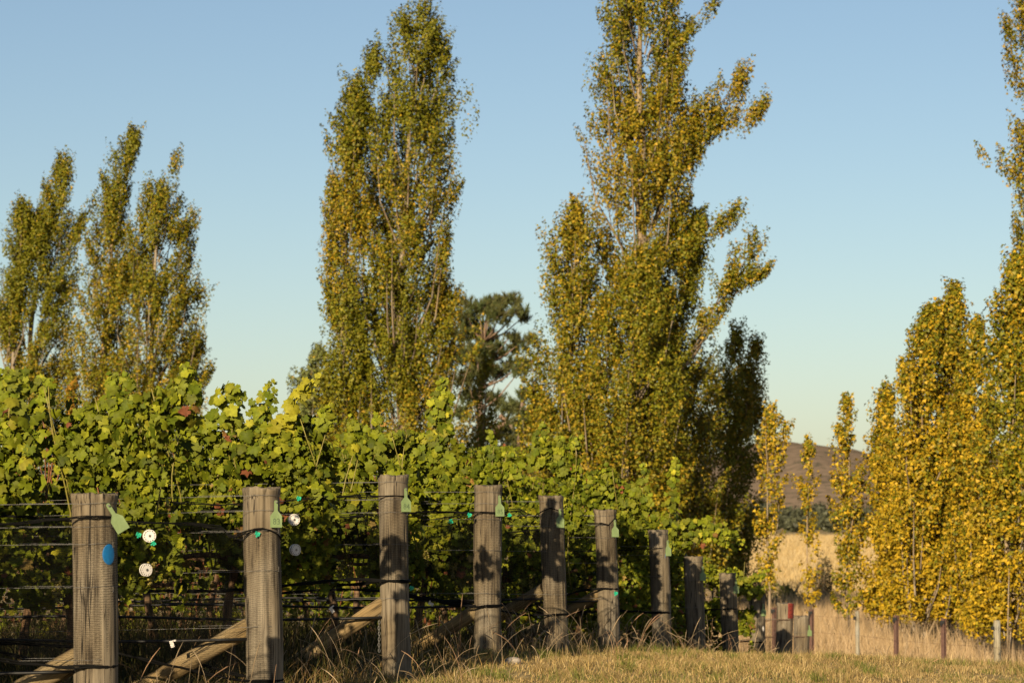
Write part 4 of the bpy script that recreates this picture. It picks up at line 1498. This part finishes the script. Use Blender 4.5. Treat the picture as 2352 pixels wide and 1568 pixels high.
def vine(k, xc, halfw, ztop_fn, zbot, d, label, nleaf, nobj, seed, post_x, shoots=(), lod_main=0, trunk=True, grapes=3, yellow=0.05, wire_z=None, group="grapevines", hole=-0.15):
    g = np.random.default_rng(seed)
    zb = gz(xc, d)
    root = empty("grapevine", (xc, d, zb), label, "grapevine", group)
    # wood
    B = Build()
    if trunk:
        zc = wire_z if wire_z is not None else zb + 0.75
        q = np.linspace(0, 1, 10)
        pts = np.stack([xc + 0.03 * np.sin(q * 5 + seed), d + 0.03 * np.cos(q * 4 + seed), zb - 0.05 + (zc - zb + 0.05) * q], 1)
        B.tube(pts, 0.034 - 0.012 * q + 0.004 * np.sin(q * 23), 9)
        for sgn in (-1, 1):
            q = np.linspace(0, 1, 10)
            pts = np.stack([xc + sgn * (0.02 + (halfw - 0.05) * q), d + 0.02 * np.sin(q * 7 + seed), zc + 0.02 * np.sin(q * 6) + 0 * q], 1)
            B.tube(pts, 0.02 - 0.008 * q, 7)
        B.link("trunk", M_VINEWOOD, root, smooth=True)
    holes = rnoise(seed + 5, 7, 8, 20)
    if lod_main == 1:
        lscale = 1.45
    else:
        lscale = 1.0
    n = int(nleaf * 2.0)
    x = g.uniform(xc - halfw, xc + halfw, n)
    t = post_x - x
    zt = ztop_fn(x)
    uz = g.uniform(0, 1, n) ** 0.9
    z = zbot + (zt - zbot) * uz
    half = canopy_half(t) * (0.75 + 0.25 * np.sin(np.clip(uz, 0, 1) * PI))
    sy = np.where(g.uniform(size=n) < 0.62, -1, 1)
    fy = g.uniform(size=n) ** 0.5
    y = sy * fy * half
    p = np.stack([x, d + y, z], 1)
    keep = holes(p * np.array([1, 1.2, 1])) > hole
    keep &= g.uniform(size=n) < np.clip(0.5 + uz * 1.6, 0, 1)
    keep &= t > 0.02
    p, uz, sy, fy = p[keep][:nleaf], uz[keep][:nleaf], sy[keep][:nleaf], fy[keep][:nleaf]
    n = len(p)
    out = np.stack([g.normal(size=n) * 0.3, sy * (0.35 + 0.65 * fy), np.full(n, 0.42)], 1)
    out[:, 2] += 0.5 * np.clip(uz - 0.75, 0, 1) * 4 * 0.5
    nrm = unit(out + g.normal(size=(n, 3)) * 0.72)
    size = (0.026 + 0.049 * g.uniform(size=n) ** 1.7) * np.where(uz > 0.93, 0.8, 1) * lscale
    colr = leaf_colors(g, n, uz, yellow)
    # shoots standing above or out of the wall
    SP, SN, SS, SC = [], [], [], []
    CB, has_cane = Build(), False
    for sh in shoots:
        pa = np.array([W(*q_, d + sh.get('dy', -0.12)) for q_ in sh['p']])
        m = 16
        s = np.linspace(0, 1, m)
        kk = np.linspace(0, 1, len(pa))
        path = np.stack([np.interp(s, kk, pa[:, j]) for j in range(3)], 1)
        path[1:-1] = 0.25 * path[:-2] + 0.5 * path[1:-1] + 0.25 * path[2:]
        CB.tube(path, np.linspace(0.0042, 0.0015, m), 5)
        has_cane = True
        nl = int(sh.get('n', 22) * 2.1)
        u = np.sort(g.uniform(0.02, 1, nl))
        bp = np.stack([np.interp(u, s, path[:, j]) for j in range(3)], 1)
        w_ = sh.get('w', 0.07)
        side = np.stack([g.normal(size=nl), g.normal(size=nl) * 0.8 - 0.5, g.normal(size=nl) * 0.4 - 0.1], 1)
        bp2 = bp + unit(side) * (w_ * g.uniform(0.4, 1.3, nl) * (1.1 - 0.7 * u))[:, None]
        for a_, b_ in zip(bp, bp2):
            CB.tube(np.array([a_, b_]), 0.0012, 3, caps=False)
        SP.append(bp2)
        SN.append(unit(side * np.array([0.5, 0.6, 0.5]) + np.array([-0.1, -0.75, 0.35]) + g.normal(size=(nl, 3)) * 0.35))
        SS.append((0.068 - 0.042 * u ** 1.5) * g.uniform(0.8, 1.15, nl) * sh.get('ls', 1.0))
        cc = leaf_colors(g, nl, np.ones(nl), sh.get('y', 0.03))
        SC.append(cc * (1 + 0.25 * u[:, None]))
    # random canes inside the wall
    for q_ in range(8):
        x0 = g.uniform(xc - halfw, xc + halfw)
        if post_x - x0 < 0.12:
            continue
        zt0 = float(ztop_fn(np.array([x0]))[0])
        s = np.linspace(0, 1, 9)
        path = np.stack([x0 + 0.06 * np.sin(s * 4 + q_) + 0.05 * s * g.normal(), d - 0.10 * s - 0.08 + 0.03 * np.sin(s * 5 + q_), zbot + 0.1 + (zt0 - zbot - 0.1) * s], 1)
        CB.tube(path, np.linspace(0.006, 0.003, 9), 5)
        has_cane = True
    if has_cane:
        CB.link("canes", M_CANE if not shoots else M_GREENCANE, root, smooth=True)
    if SP:
        p = np.vstack([p] + SP)
        nrm = np.vstack([nrm] + SN)
        size = np.concatenate([size] + SS)
        colr = np.vstack([colr] + SC)
        n = len(p)
    F = leaf_frames(nrm, g)
    # the leaves that show largest: nearest the camera side
    order = np.argsort(p[:, 1] + 0.02 * g.normal(size=n) - (0.12 * (np.arange(n) >= n - sum(len(a_) for a_ in SP)) if SP else 0))
    if nobj > 0:
        isobj = np.zeros(n, bool)
        isobj[order[:nobj]] = True
    else:
        isobj = np.zeros(n, bool)
    rl = root.location
    for i in np.nonzero(isobj)[0]:
        o = bpy.data.objects.new("leaf", LEAF_ME[int(g.integers(0, 7))])
        o.parent = root
        M3 = Matrix(F[i].tolist()) * float(size[i])
        M4 = M3.to_4x4()
        M4.translation = Vector(p[i]) - rl
        o.matrix_local = M4
        o.color = (*[float(c_) for c_ in colr[i]], 1)
        col.objects.link(o)
    rest = np.nonzero(~isobj)[0]
    V_, F_, C_, nn = [], [], [], 0
    T_ = LEAF1 if lod_main == 0 else LEAF2
    var = g.integers(0, 7, n)
    for q_ in range(7):
        idx = rest[var[rest] == q_]
        if len(idx) == 0:
            continue
        tv, tf = T_[q_]
        vv = np.einsum('nij,mj->nmi', F[idx] * size[idx][:, None, None], tv) + p[idx][:, None, :]
        V_.append(vv.reshape(-1, 3))
        F_.append((tf[None] + (np.arange(len(idx)) * len(tv))[:, None, None] + nn).reshape(-1, 3))
        C_.append(np.repeat(colr[idx], len(tv), 0))
        nn += len(idx) * len(tv)
    if V_:
        fo = link("foliage", np_mesh("foliage", np.vstack(V_), np.vstack(F_), np.vstack(C_), smooth=True), M_LEAF, root)
        fo["kind"] = "stuff"
    # grapes
    for q_ in range(grapes):
        gx = xc + g.uniform(-halfw * 0.9, halfw * 0.9)
        if post_x - gx < 0.15:
            gx = post_x - g.uniform(0.2, 0.5)
        c = np.array([gx, d - canopy_half(post_x - gx) * 0.85, zbot + g.uniform(0.08, 0.3)])
        nb = 46
        hh = g.uniform(0, 1, nb)
        a_ = g.uniform(0, 2 * PI, nb)
        rr = 0.038 * (1 - hh * 0.75) * g.uniform(0.5, 1, nb)
        cen = c + np.stack([np.cos(a_) * rr, np.sin(a_) * rr, -hh * 0.12], 1)
        ico = ICO_V * 0.0085
        vv = (cen[:, None, :] + ico[None]).reshape(-1, 3)
        ff = (ICO_F[None] + (np.arange(nb) * len(ico))[:, None, None]).reshape(-1, 3)
        cc = np.array([0.26, 0.21, 0.045]) * g.uniform(0.6, 1.3, (nb, 1)) * np.array([1, 1, 1])
        link("grape_cluster", np_mesh("grape_cluster", vv, ff, np.repeat(cc, len(ico), 0), smooth=True), M_GRAPE, root)
    return root


bm = bmesh.new()
bmesh.ops.create_icosphere(bm, subdivisions=1, radius=1.0)
ICO_V = np.array([v.co[:] for v in bm.verts])
ICO_F = np.array([[v.index for v in f.verts] for f in bm.faces])
bm.free()

# top of each row's leaf wall, as (x, y) of the 2352-wide frame
TOPS = {
    0: [(-900, 860), (-300, 850), (0, 850), (90, 880), (150, 960)],
    1: [(-900, 850), (-200, 860), (0, 862), (110, 880), (180, 930), (230, 905), (285, 885), (330, 905), (380, 905), (420, 885), (450, 900), (470, 960), (500, 905), (540, 925), (580, 1010)],
    2: [(-300, 980), (300, 980), (560, 950), (600, 925), (640, 960), (700, 950), (760, 985), (810, 990), (860, 985), (900, 1020)],
    3: [(300, 1000), (700, 1000), (860, 990), (930, 985), (990, 1000), (1040, 1000), (1080, 1040), (1120, 1060)],
    4: [(500, 1040), (900, 1040), (1060, 1035), (1100, 1045), (1130, 1030), (1165, 1050), (1190, 1065), (1230, 1040), (1264, 1050)],
    5: [(700, 1040), (1100, 1040), (1210, 1035), (1240, 1010), (1280, 1010), (1330, 1020), (1370, 1060)],
    6: [(800, 1100), (1300, 1085), (1380, 1080), (1410, 1085), (1440, 1115), (1500, 1150)],
    7: [(900, 1150), (1400, 1150), (1460, 1160), (1500, 1165), (1540, 1175), (1590, 1200)],
    8: [(1000, 1190), (1450, 1190), (1560, 1190), (1600, 1200), (1650, 1230), (1690, 1260)],
    9: [(1000, 1290), (1500, 1280), (1640, 1290), (1690, 1305), (1740, 1330)],
}
SHOOTS = {
    0: [dict(p=[(20, 960), (25, 890), (15, 846)], n=16)],
    1: [dict(p=[(420, 960), (430, 890), (428, 838)], n=30, w=0.09), dict(p=[(255, 960), (262, 900), (258, 852)], n=24), dict(p=[(300, 960), (298, 890), (292, 856)], n=18),
        dict(p=[(100, 960), (105, 900), (95, 862)], n=18), dict(p=[(510, 970), (520, 910), (532, 890), (550, 925)], n=22, w=0.08), dict(p=[(30, 960), (32, 890), (20, 845)], n=22),
        dict(p=[(560, 1040), (570, 980), (600, 900)], n=14, w=0.06)],
    2: [dict(p=[(600, 1000), (612, 930), (625, 868)], n=22, w=0.07), dict(p=[(640, 1010), (665, 940), (700, 895), (738, 858)], n=20, y=0.95, w=0.07, ls=1.25), dict(p=[(735, 1000), (750, 960), (757, 925)], n=16, w=0.06),
        dict(p=[(800, 1040), (812, 985), (808, 955)], n=14, w=0.06), dict(p=[(860, 1050), (872, 985), (868, 955)], n=18, w=0.06)],
    3: [dict(p=[(1005, 1060), (1000, 960), (1012, 900), (1022, 868)], n=46, w=0.075), dict(p=[(1030, 1060), (1025, 960), (1030, 890)], n=26, w=0.07), dict(p=[(960, 1080), (970, 1020), (975, 990)], n=14)],
    4: [dict(p=[(1130, 1100), (1128, 1040), (1125, 985)], n=26, w=0.07), dict(p=[(1180, 1100), (1175, 1060), (1160, 1020)], n=18)],
    5: [dict(p=[(1235, 1080), (1240, 1010), (1252, 962)], n=26, w=0.08), dict(p=[(1290, 1080), (1310, 1030), (1330, 998)], n=22, w=0.08), dict(p=[(1270, 1080), (1280, 1020), (1290, 1000)], n=20)],
    6: [dict(p=[(1380, 1130), (1390, 1090), (1392, 1055)], n=16), dict(p=[(1470, 1160), (1478, 1110), (1476, 1060)], n=18, w=0.07), dict(p=[(1440, 1160), (1455, 1120), (1470, 1100)], n=14)],
    7: [dict(p=[(1535, 1220), (1542, 1140), (1550, 1080), (1552, 1045)], n=34, w=0.08), dict(p=[(1490, 1200), (1485, 1140), (1482, 1080)], n=24, w=0.07)],
    8: [dict(p=[(1560, 1200), (1620, 1195), (1680, 1225), (1708, 1250)], n=46, w=0.11, y=0.1), dict(p=[(1580, 1220), (1640, 1225), (1690, 1262)], n=36, w=0.10, y=0.1), dict(p=[(1600, 1230), (1650, 1215), (1700, 1240)], n=36, w=0.1, y=0.2)],
    9: [dict(p=[(1690, 1330), (1730, 1330), (1762, 1308)], n=34, w=0.1, y=0.15), dict(p=[(1695, 1350), (1735, 1360), (1755, 1345)], n=30, w=0.1, y=0.2)],
}
ENDGAP = {0: 0.75, 1: 0.42, 2: 0.36, 3: 0.46, 4: 0.36, 5: 0.20, 6: 0.12, 7: 0.12, 8: 0.42, 9: 0.05}
NTH = ["end", "second", "third", "fourth", "fifth", "sixth", "seventh", "eighth", "ninth", "tenth"]
for k in range(0, 10):
    d = KD[k]
    P = POSTS[k]
    pts = np.array([W(a_, b_, d)[[0, 2]] for a_, b_ in TOPS[k]])
    jn = rnoise(700 + k, 5, 6, 16)

    def ztop_fn(x, pts=pts, jn=jn, d=d):
        return np.interp(x, pts[:, 0], pts[:, 1]) + 0.05 * jn(np.stack([x, np.full_like(x, d), np.zeros_like(x)], 1))
    zbot = P['base'][2] + [0.55, 0.56, 0.56, 0.54, 0.48, 0.44, 0.38, 0.3, 0.14, 0.14][k]
    x_end = P['top'][0] - ENDGAP[k]
    nv = max(4, int(math.ceil((x_end + 0.19 * d + 0.6) / 1.24)))
    for i in range(nv):
        hw = 0.62
        xc = x_end - hw - i * 1.24
        first = i == 0
        show = first or k == 1
        lab = (f"leafy row-end grapevine beside the {PDESC[k]}" if i == 0 else
               f"{NTH[i]} grapevine in from the {PDESC[k]}, mostly hidden")
        vine(k, xc, hw, ztop_fn, zbot, d, lab, 3700 if first else (2600 if show and i < 3 else (700 if i < 3 else 420)), (300 if k < 8 else 160) if first else (120 if show and i == 1 else 0), 1000 + k * 10 + i, P['top'][0],
             shoots=SHOOTS.get(k, []) if first else (), lod_main=0 if (first or (k == 1 and i == 1)) else 1, grapes=3 if first else 0,
             yellow=0.02 if k < 8 else 0.12, wire_z=P['top'][2] - 0.5)

# the row in front of the nearest post: outside the frame, it shades the ground and the first row
d = KD[0] - 2.2
xp = POSTS[0]['top'][0] - 0.57
for i in range(3):
    xc = xp - 0.55 - 0.62 - i * 1.24
    vine(0, xc, 0.62, lambda x: np.full_like(x, EYE + 0.5), EYE - 1.1 + 0.6, d, f"grapevine {['beside', 'second in from', 'third in from'][i]} the unseen nearest row end, left of the photo", 620, 0, 990 + i, xp, lod_main=1, grapes=0, wire_z=EYE - 0.45)


# ------------------------------------------------------------------ grass
def blades(x, y, h, lean, width, colr, g, zoff=0.0, segs=2, lift=None):
    n = len(x)
    z = ground(x, y) + zoff
    a_ = g.uniform(0, 2 * PI, n)
    dirv = np.stack([np.cos(a_), np.sin(a_), np.zeros(n)], 1)
    fa = g.uniform(-0.9, 0.9, n)
    side = np.stack([np.cos(fa), np.sin(fa), np.zeros(n)], 1)
    b = np.stack([x, y, z], 1)
    ts = [0, 0.55, 1.0] if segs == 2 else [0, 0.4, 0.75, 1.0]
    ring = []
    for t in ts:
        c = b + np.array([0, 0, 1.0]) * (h * (t - 0.35 * np.clip(lean, 0, 1.5) * t * t))[:, None] + dirv * (h * lean * t * t)[:, None]
        w = width * (1 - t) ** 0.6
        if t < 1:
            ring += [c - side * w[:, None] / 2, c + side * w[:, None] / 2]
        else:
            ring.append(c)
    v = np.stack(ring, 1)
    m = v.shape[1]
    tri = []
    for s in range(len(ts) - 2):
        a0 = 2 * s
        tri += [[a0, a0 + 1, a0 + 3], [a0, a0 + 3, a0 + 2]]
    tri.append([m - 3, m - 2, m - 1])
    f = (np.array(tri)[None] + (np.arange(n) * m)[:, None, None]).reshape(-1, 3)
    return v.reshape(-1, 3), f, np.repeat(colr, m, 0)


def xline(y):
    return -1.908 + (y - 13) * 0.2355


STRAW = np.array([[0.38, 0.27, 0.105], [0.31, 0.22, 0.08], [0.44, 0.33, 0.15], [0.22, 0.155, 0.055], [0.34, 0.235, 0.1]])
OLIVE = np.array([[0.15, 0.15, 0.03], [0.19, 0.18, 0.045], [0.12, 0.13, 0.03]])

g = np.random.default_rng(800)
n = 88000
y = g.uniform(14.6, 27.5, n)
x = xline(y) + 0.15 + g.uniform(0, 1, n) ** 1.0 * (5.6 - 0.05 * y)
patch = rnoise(801, 6, 0.8, 2.6)(np.stack([x, y, 0 * x], 1))
finep = rnoise(802, 8, 4, 12)(np.stack([x, y, 0 * x], 1))
isg = g.uniform(size=n) < np.clip(0.06 + 0.2 * patch, 0.02, 0.6)
c = np.where(isg[:, None], OLIVE[g.integers(0, 3, n)], STRAW[g.integers(0, 5, n)] * 1.1) * g.uniform(0.55, 1.3, (n, 1))
h = g.uniform(0.018, 0.06, n) * np.clip(1 + 0.35 * patch + 0.4 * finep, 0.25, 2) * np.where(g.uniform(size=n) < 0.03, 1.7, 1)
v, f, c2 = blades(x, y, h, np.where(g.uniform(size=n) < 0.4, g.uniform(1.5, 3.0, n), g.uniform(0.1, 1.3, n)), np.full(n, 0.005) * g.uniform(0.7, 1.4, n), c, g)
o = link("mown_grass", np_mesh("mown_grass", v, f, c2), M_GRASS)
props(o, "short dry mown grass on the headland right of the posts", "grass", kind="stuff")

g = np.random.default_rng(805)
nt0 = 420
ty = g.uniform(15.5, 26.5, nt0)
tx = xline(ty) + 0.2 + g.uniform(size=nt0) ** 1.2 * (5.2 - 0.05 * ty)
ti = np.repeat(np.arange(nt0), 46)
n = len(ti)
sp = g.uniform(0.02, 0.09, nt0)[ti]
x = tx[ti] + g.normal(size=n) * sp
y = ty[ti] + g.normal(size=n) * sp
tg = g.uniform(size=nt0)[ti] < 0.5
c = np.where(tg[:, None], OLIVE[g.integers(0, 3, n)] * np.array([0.95, 1.05, 0.9]), STRAW[g.integers(0, 5, n)]) * g.uniform(0.55, 1.2, (n, 1))
h = g.uniform(0.035, 0.12, nt0)[ti] * g.uniform(0.5, 1.2, n)
v, f, c2 = blades(x, y, h, g.uniform(0.2, 1.2, n), g.uniform(0.003, 0.005, n), c, g)
o = link("grass_tufts", np_mesh("grass_tufts", v, f, c2), M_GRASS)
props(o, "longer green and straw tufts scattered in the mown grass", "grass", kind="stuff")

# weeds under the rows and round the post feet
g = np.random.default_rng(810)
n = 30000
y = g.uniform(14.0, 40, n)
off = g.normal(size=n) * 0.55 - 0.35
x = xline(y) + off
clump = rnoise(811, 7, 1.4, 4.5)(np.stack([x, y, 0 * x], 1))
keep = (g.uniform(size=n) < np.clip(0.45 + 0.5 * clump, 0.05, 1)) & (off < 0.55) & (off > -0.75)
x, y, off, clump = x[keep], y[keep], off[keep], clump[keep]
n = len(x)
isg = g.uniform(size=n) < 0.42
c = np.where(isg[:, None], OLIVE[g.integers(0, 3, n)] * 0.8, STRAW[g.integers(0, 5, n)] * np.array([0.95, 0.85, 0.75])) * g.uniform(0.55, 1.15, (n, 1))
h = g.uniform(0.05, 0.20, n) * (1 + 0.4 * clump) * np.where(off > 0.2, 0.6, 1)
v, f, c2 = blades(x, y, h, g.uniform(0.3, 1.3, n), g.uniform(0.003, 0.006, n), c, g, segs=3)
o = link("undervine_weeds", np_mesh("undervine_weeds", v, f, c2), M_GRASS)
props(o, "tangled dry and green weeds along the foot of the posts", "weeds", kind="stuff")

g = np.random.default_rng(815)
n = 22000
kk = g.integers(0, 10, n)
dk = np.array(KD)[kk]
y = dk + g.normal(size=n) * 0.3
x = xline(dk) - 0.1 - g.uniform(size=n) * (0.19 * dk + xline(dk) + 1.2)
clump = rnoise(816, 7, 1.4, 4.5)(np.stack([x, y, 0 * x], 1))
c = np.where((g.uniform(size=n) < 0.6)[:, None], OLIVE[g.integers(0, 3, n)] * 0.42, STRAW[g.integers(0, 5, n)] * 0.32) * g.uniform(0.4, 1.0, (n, 1))  # blade colours cut well below the open grass, painting in deep row shade
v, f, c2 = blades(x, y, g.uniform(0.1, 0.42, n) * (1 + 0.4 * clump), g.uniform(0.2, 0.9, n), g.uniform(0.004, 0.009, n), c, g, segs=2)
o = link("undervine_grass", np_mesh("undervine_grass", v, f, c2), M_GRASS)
props(o, "rank green grass in the shade under the vine rows", "grass", kind="stuff")

# long bleached stalks, arching, with seed heads
g = np.random.default_rng(820)
B_v, B_f, B_c, nn = [], [], [], 0
spots = []
for k in range(1, 11):
    P = POSTS[k]
    for q in range(80 if k < 7 else 24):
        spots.append((P['base'][0] + g.normal() * 0.34 - 0.08, P['d'] + g.uniform(-1.0, 0.3), 0.14 + 0.34 * g.uniform() ** 1.6))
for q in range(70):
    yy = g.uniform(20, 27)
    spots.append((xline(yy) + g.uniform(0.2, 1.3), yy, g.uniform(0.1, 0.26)))
for q in range(40):
    yy = g.uniform(20.5, 25.5)
    spots.append((g.uniform(2.0, 4.6), yy, g.uniform(0.08, 0.2)))
for (sx, sy, sh) in spots:
    m = 8
    t = np.linspace(0, 1, m)
    a_ = g.uniform(0, 2 * PI)
    ln = g.uniform(0.15, 1.0)
    zb = gz(sx, sy)
    path = np.stack([sx + math.cos(a_) * sh * ln * t ** 1.8, sy + math.sin(a_) * sh * ln * t ** 1.8, zb + sh * (t - 0.3 * ln * t ** 3)], 1)
    rr = np.linspace(0.0015, 0.0009, m)
    if g.uniform() < 0.45:
        rr[-3:] = [0.0024, 0.003, 0.0009]
    B = Build()
    B.tube(path, rr, 4, caps=False)
    cc = np.array([0.40, 0.30, 0.18]) * g.uniform(0.5, 1.3) * (np.array([1.05, 0.85, 0.8]) if g.uniform() < 0.25 else 1)
    vv, qq = np.vstack(B.v), np.vstack(B.q)
    B_v.append(vv)
    B_f.append(qq + nn)
    B_c.append(np.tile(cc, (len(vv), 1)))
    nn += len(vv)
o = link("dry_stalks", np_mesh("dry_stalks", np.vstack(B_v), np.vstack(B_f), np.vstack(B_c)), M_GRASS)
props(o, "long bleached grass stalks arching around the post feet", "grass", kind="stuff")

# tall dry grass beyond the crest, round the fence
g = np.random.default_rng(830)
n = 46000
y = 38 + 52 * g.uniform(size=n) ** 0.9
x = g.uniform(size=n) * (0.25 * y + 1.0) + 0.035 * y
fx = 5.7 + (53 - y) * 0.245
behind = x * 0 + (x > fx)
patch = rnoise(831, 6, 0.5, 1.6)(np.stack([x, y, 0 * x], 1))
front = y < 47
yf = 19.3 / (x / y + 0.259)
h = np.where(y < yf + 0.5, g.uniform(0.15, 0.4, n), g.uniform(0.6, 1.05, n)) * (1 + 0.18 * patch)
c = np.array([[0.40, 0.28, 0.145], [0.46, 0.33, 0.185], [0.36, 0.245, 0.12], [0.5, 0.37, 0.22]])[g.integers(0, 4, n)] * g.uniform(0.75, 1.2, (n, 1))
isg = (g.uniform(size=n) < 0.22) & (y < 46)
c = np.where(isg[:, None], np.array([0.2, 0.18, 0.06]), c)
v, f, c2 = blades(x, y, h, g.uniform(0.05, 0.5, n), g.uniform(0.008, 0.016, n), c, g, segs=2)
o = link("tall_dry_grass", np_mesh("tall_dry_grass", v, f, c2), M_GRASS)
props(o, "tall tawny seeding grass below the yellow trees", "grass", kind="stuff")


# stubble of the far field
g = np.random.default_rng(840)
n = 26000
y = 85 + 330 * g.uniform(size=n) ** 1.3
x = (0.075 + 0.075 * g.uniform(size=n)) * y
c = np.array([[0.45, 0.33, 0.15], [0.5, 0.38, 0.2], [0.4, 0.28, 0.12]])[g.integers(0, 3, n)] * g.uniform(0.8, 1.15, (n, 1))
patch = rnoise(841, 6, 0.05, 0.3)(np.stack([x, y * 0.4, 0 * x], 1))
v, f, c2 = blades(x, y, g.uniform(0.3, 0.6, n) * (1 + 0.25 * patch), g.uniform(0.05, 0.5, n), 0.045 + 0.00016 * y, c, g, segs=2)
o = link("field_stubble", np_mesh("field_stubble", v, f, c2), M_GRASS)
props(o, "sunlit tan stubble of the far field below the hill", "grass", kind="stuff")


# ------------------------------------------------------------------ boundary fence
def steel_stake(px, ytop, d, label):
    t = W(px, ytop, d)
    zb = gz(t[0], d)
    root = empty("fence_stake", (t[0], d, zb), label, "fence post", "fence posts in the tall grass")
    B = Build()
    hgt = t[2] - zb
    c = np.array([t[0], d, zb + hgt / 2 - 0.1])
    for a_ in (0, 2 * PI / 3, 4 * PI / 3):
        Rm = np.array(Matrix.Rotation(a_ + 0.4, 3, 'Z'))
        B.box(c + Rm @ np.array([0.024, 0, 0]), (0.05, 0.010 + 0.001 * a_, hgt + 0.2), Rm)
    B.link("stake", M_RUST, root)
    B = Build()
    B.box((t[0] - 0.03, d - 0.03, t[2] - 0.06), (0.07, 0.05, 0.05))
    B.box((t[0] - 0.045, d - 0.03, t[2] - 0.085), (0.03, 0.03, 0.06))
    B.link("insulator", M_DRIP, root)


def timber_post(px, ytop, d, w, label):
    t = W(px, ytop, d)
    zb = gz(t[0], d)
    hgt = t[2] - zb
    n, m = 14, 16
    th = np.arange(n) / n * 2 * PI
    T, Z_ = np.meshgrid(th, np.linspace(-0.2, hgt, m))
    R = w / 2 * (1 + 0.04 * np.sin(T * 3 + Z_ * 4) + 0.03 * np.sin(T * 7))
    R = np.where(Z_ > hgt - 0.001, R * 0.9, R)
    v = np.stack([R * np.cos(T), R * np.sin(T), Z_], -1).reshape(-1, 3)
    i = np.arange(m - 1)[:, None] * n
    j = np.arange(n)[None, :]
    q = np.stack([i + j, i + (j + 1) % n, i + n + (j + 1) % n, i + n + j], -1).reshape(-1, 4)
    B = Build()
    B.add(v, q)
    B.v.append(np.array([[0, 0, hgt + 0.01]]))
    kk = np.arange(n) + (m - 1) * n
    B.q.append(np.stack([kk, (m - 1) * n + (np.arange(n) + 1) % n, np.full(n, B.n), np.full(n, B.n)], -1))
    B.n += 1
    me = B.mesh("post")
    root = empty("fence_post", (t[0], d, zb), label, "fence post", "fence posts in the tall grass")
    link("post", me, M_GREYPOST, root, world_coords=False)
    B = Build()
    B.box((t[0] - w / 2 - 0.015, d - 0.02, t[2] - 0.12), (0.04, 0.05, 0.06))
    B.link("insulator", M_DRIP, root)


steel_stake(1864, 1398, 53, "rusty thin stake just right of the last low round post")
timber_post(1969, 1403, 51, 0.075, "thin grey fence post second from the vineyard, in tall grass")
steel_stake(2058, 1412, 49, "rusty thin stake in the middle of the tall grass")
steel_stake(2167, 1419, 47, "rusty thin stake below the broad yellow poplar")
timber_post(2290, 1424, 45, 0.115, "pale grey round fence post near the photo's right edge")
steel_stake(1778, 1394, 55, "dark thin stake seen between the tenth and the red-topped post")

# fence wires
for i, (hz, nm) in enumerate(((0.12, "upper"), (0.42, "lower"))):
    pts = []
    for (px, yt, d) in ((1778, 1394, 55), (1864, 1398, 53), (1969, 1403, 51), (2058, 1412, 49), (2167, 1419, 47), (2290, 1424, 45), (2440, 1432, 43)):
        t = W(px, yt, d)
        pts.append([t[0] - 0.05, d - 0.06, t[2] - hz])
    B = Build()
    B.tube(np.array(pts), 0.0018, 4)
    o = B.link("fence_wire", M_RUST)
    props(o, f"{nm} thin wire of the fence in the tall grass", "wire", "fence wires")

# a stone by the fourth post
g = np.random.default_rng(860)
bm = bmesh.new()
bmesh.ops.create_icosphere(bm, subdivisions=3, radius=1.0)
sn = rnoise(861, 6, 1.5, 5)
for v in bm.verts:
    k_ = 1 + 0.14 * float(sn(np.array([v.co[:]]))[0])
    v.co = Vector((v.co.x * 0.055 * k_, v.co.y * 0.045 * k_, v.co.z * 0.032 * k_))
me = bpy.data.meshes.new("stone")
bm.to_mesh(me)
bm.free()
for p_ in me.polygons:
    p_.use_smooth = True
me.materials.append(M_STONE)
o = bpy.data.objects.new("stone", me)
col.objects.link(o)
o.location = (0.0, 18.9, gz(0.0, 18.9) + 0.012)
props(o, "small pale stone in the grass right of the fourth post", "stone")
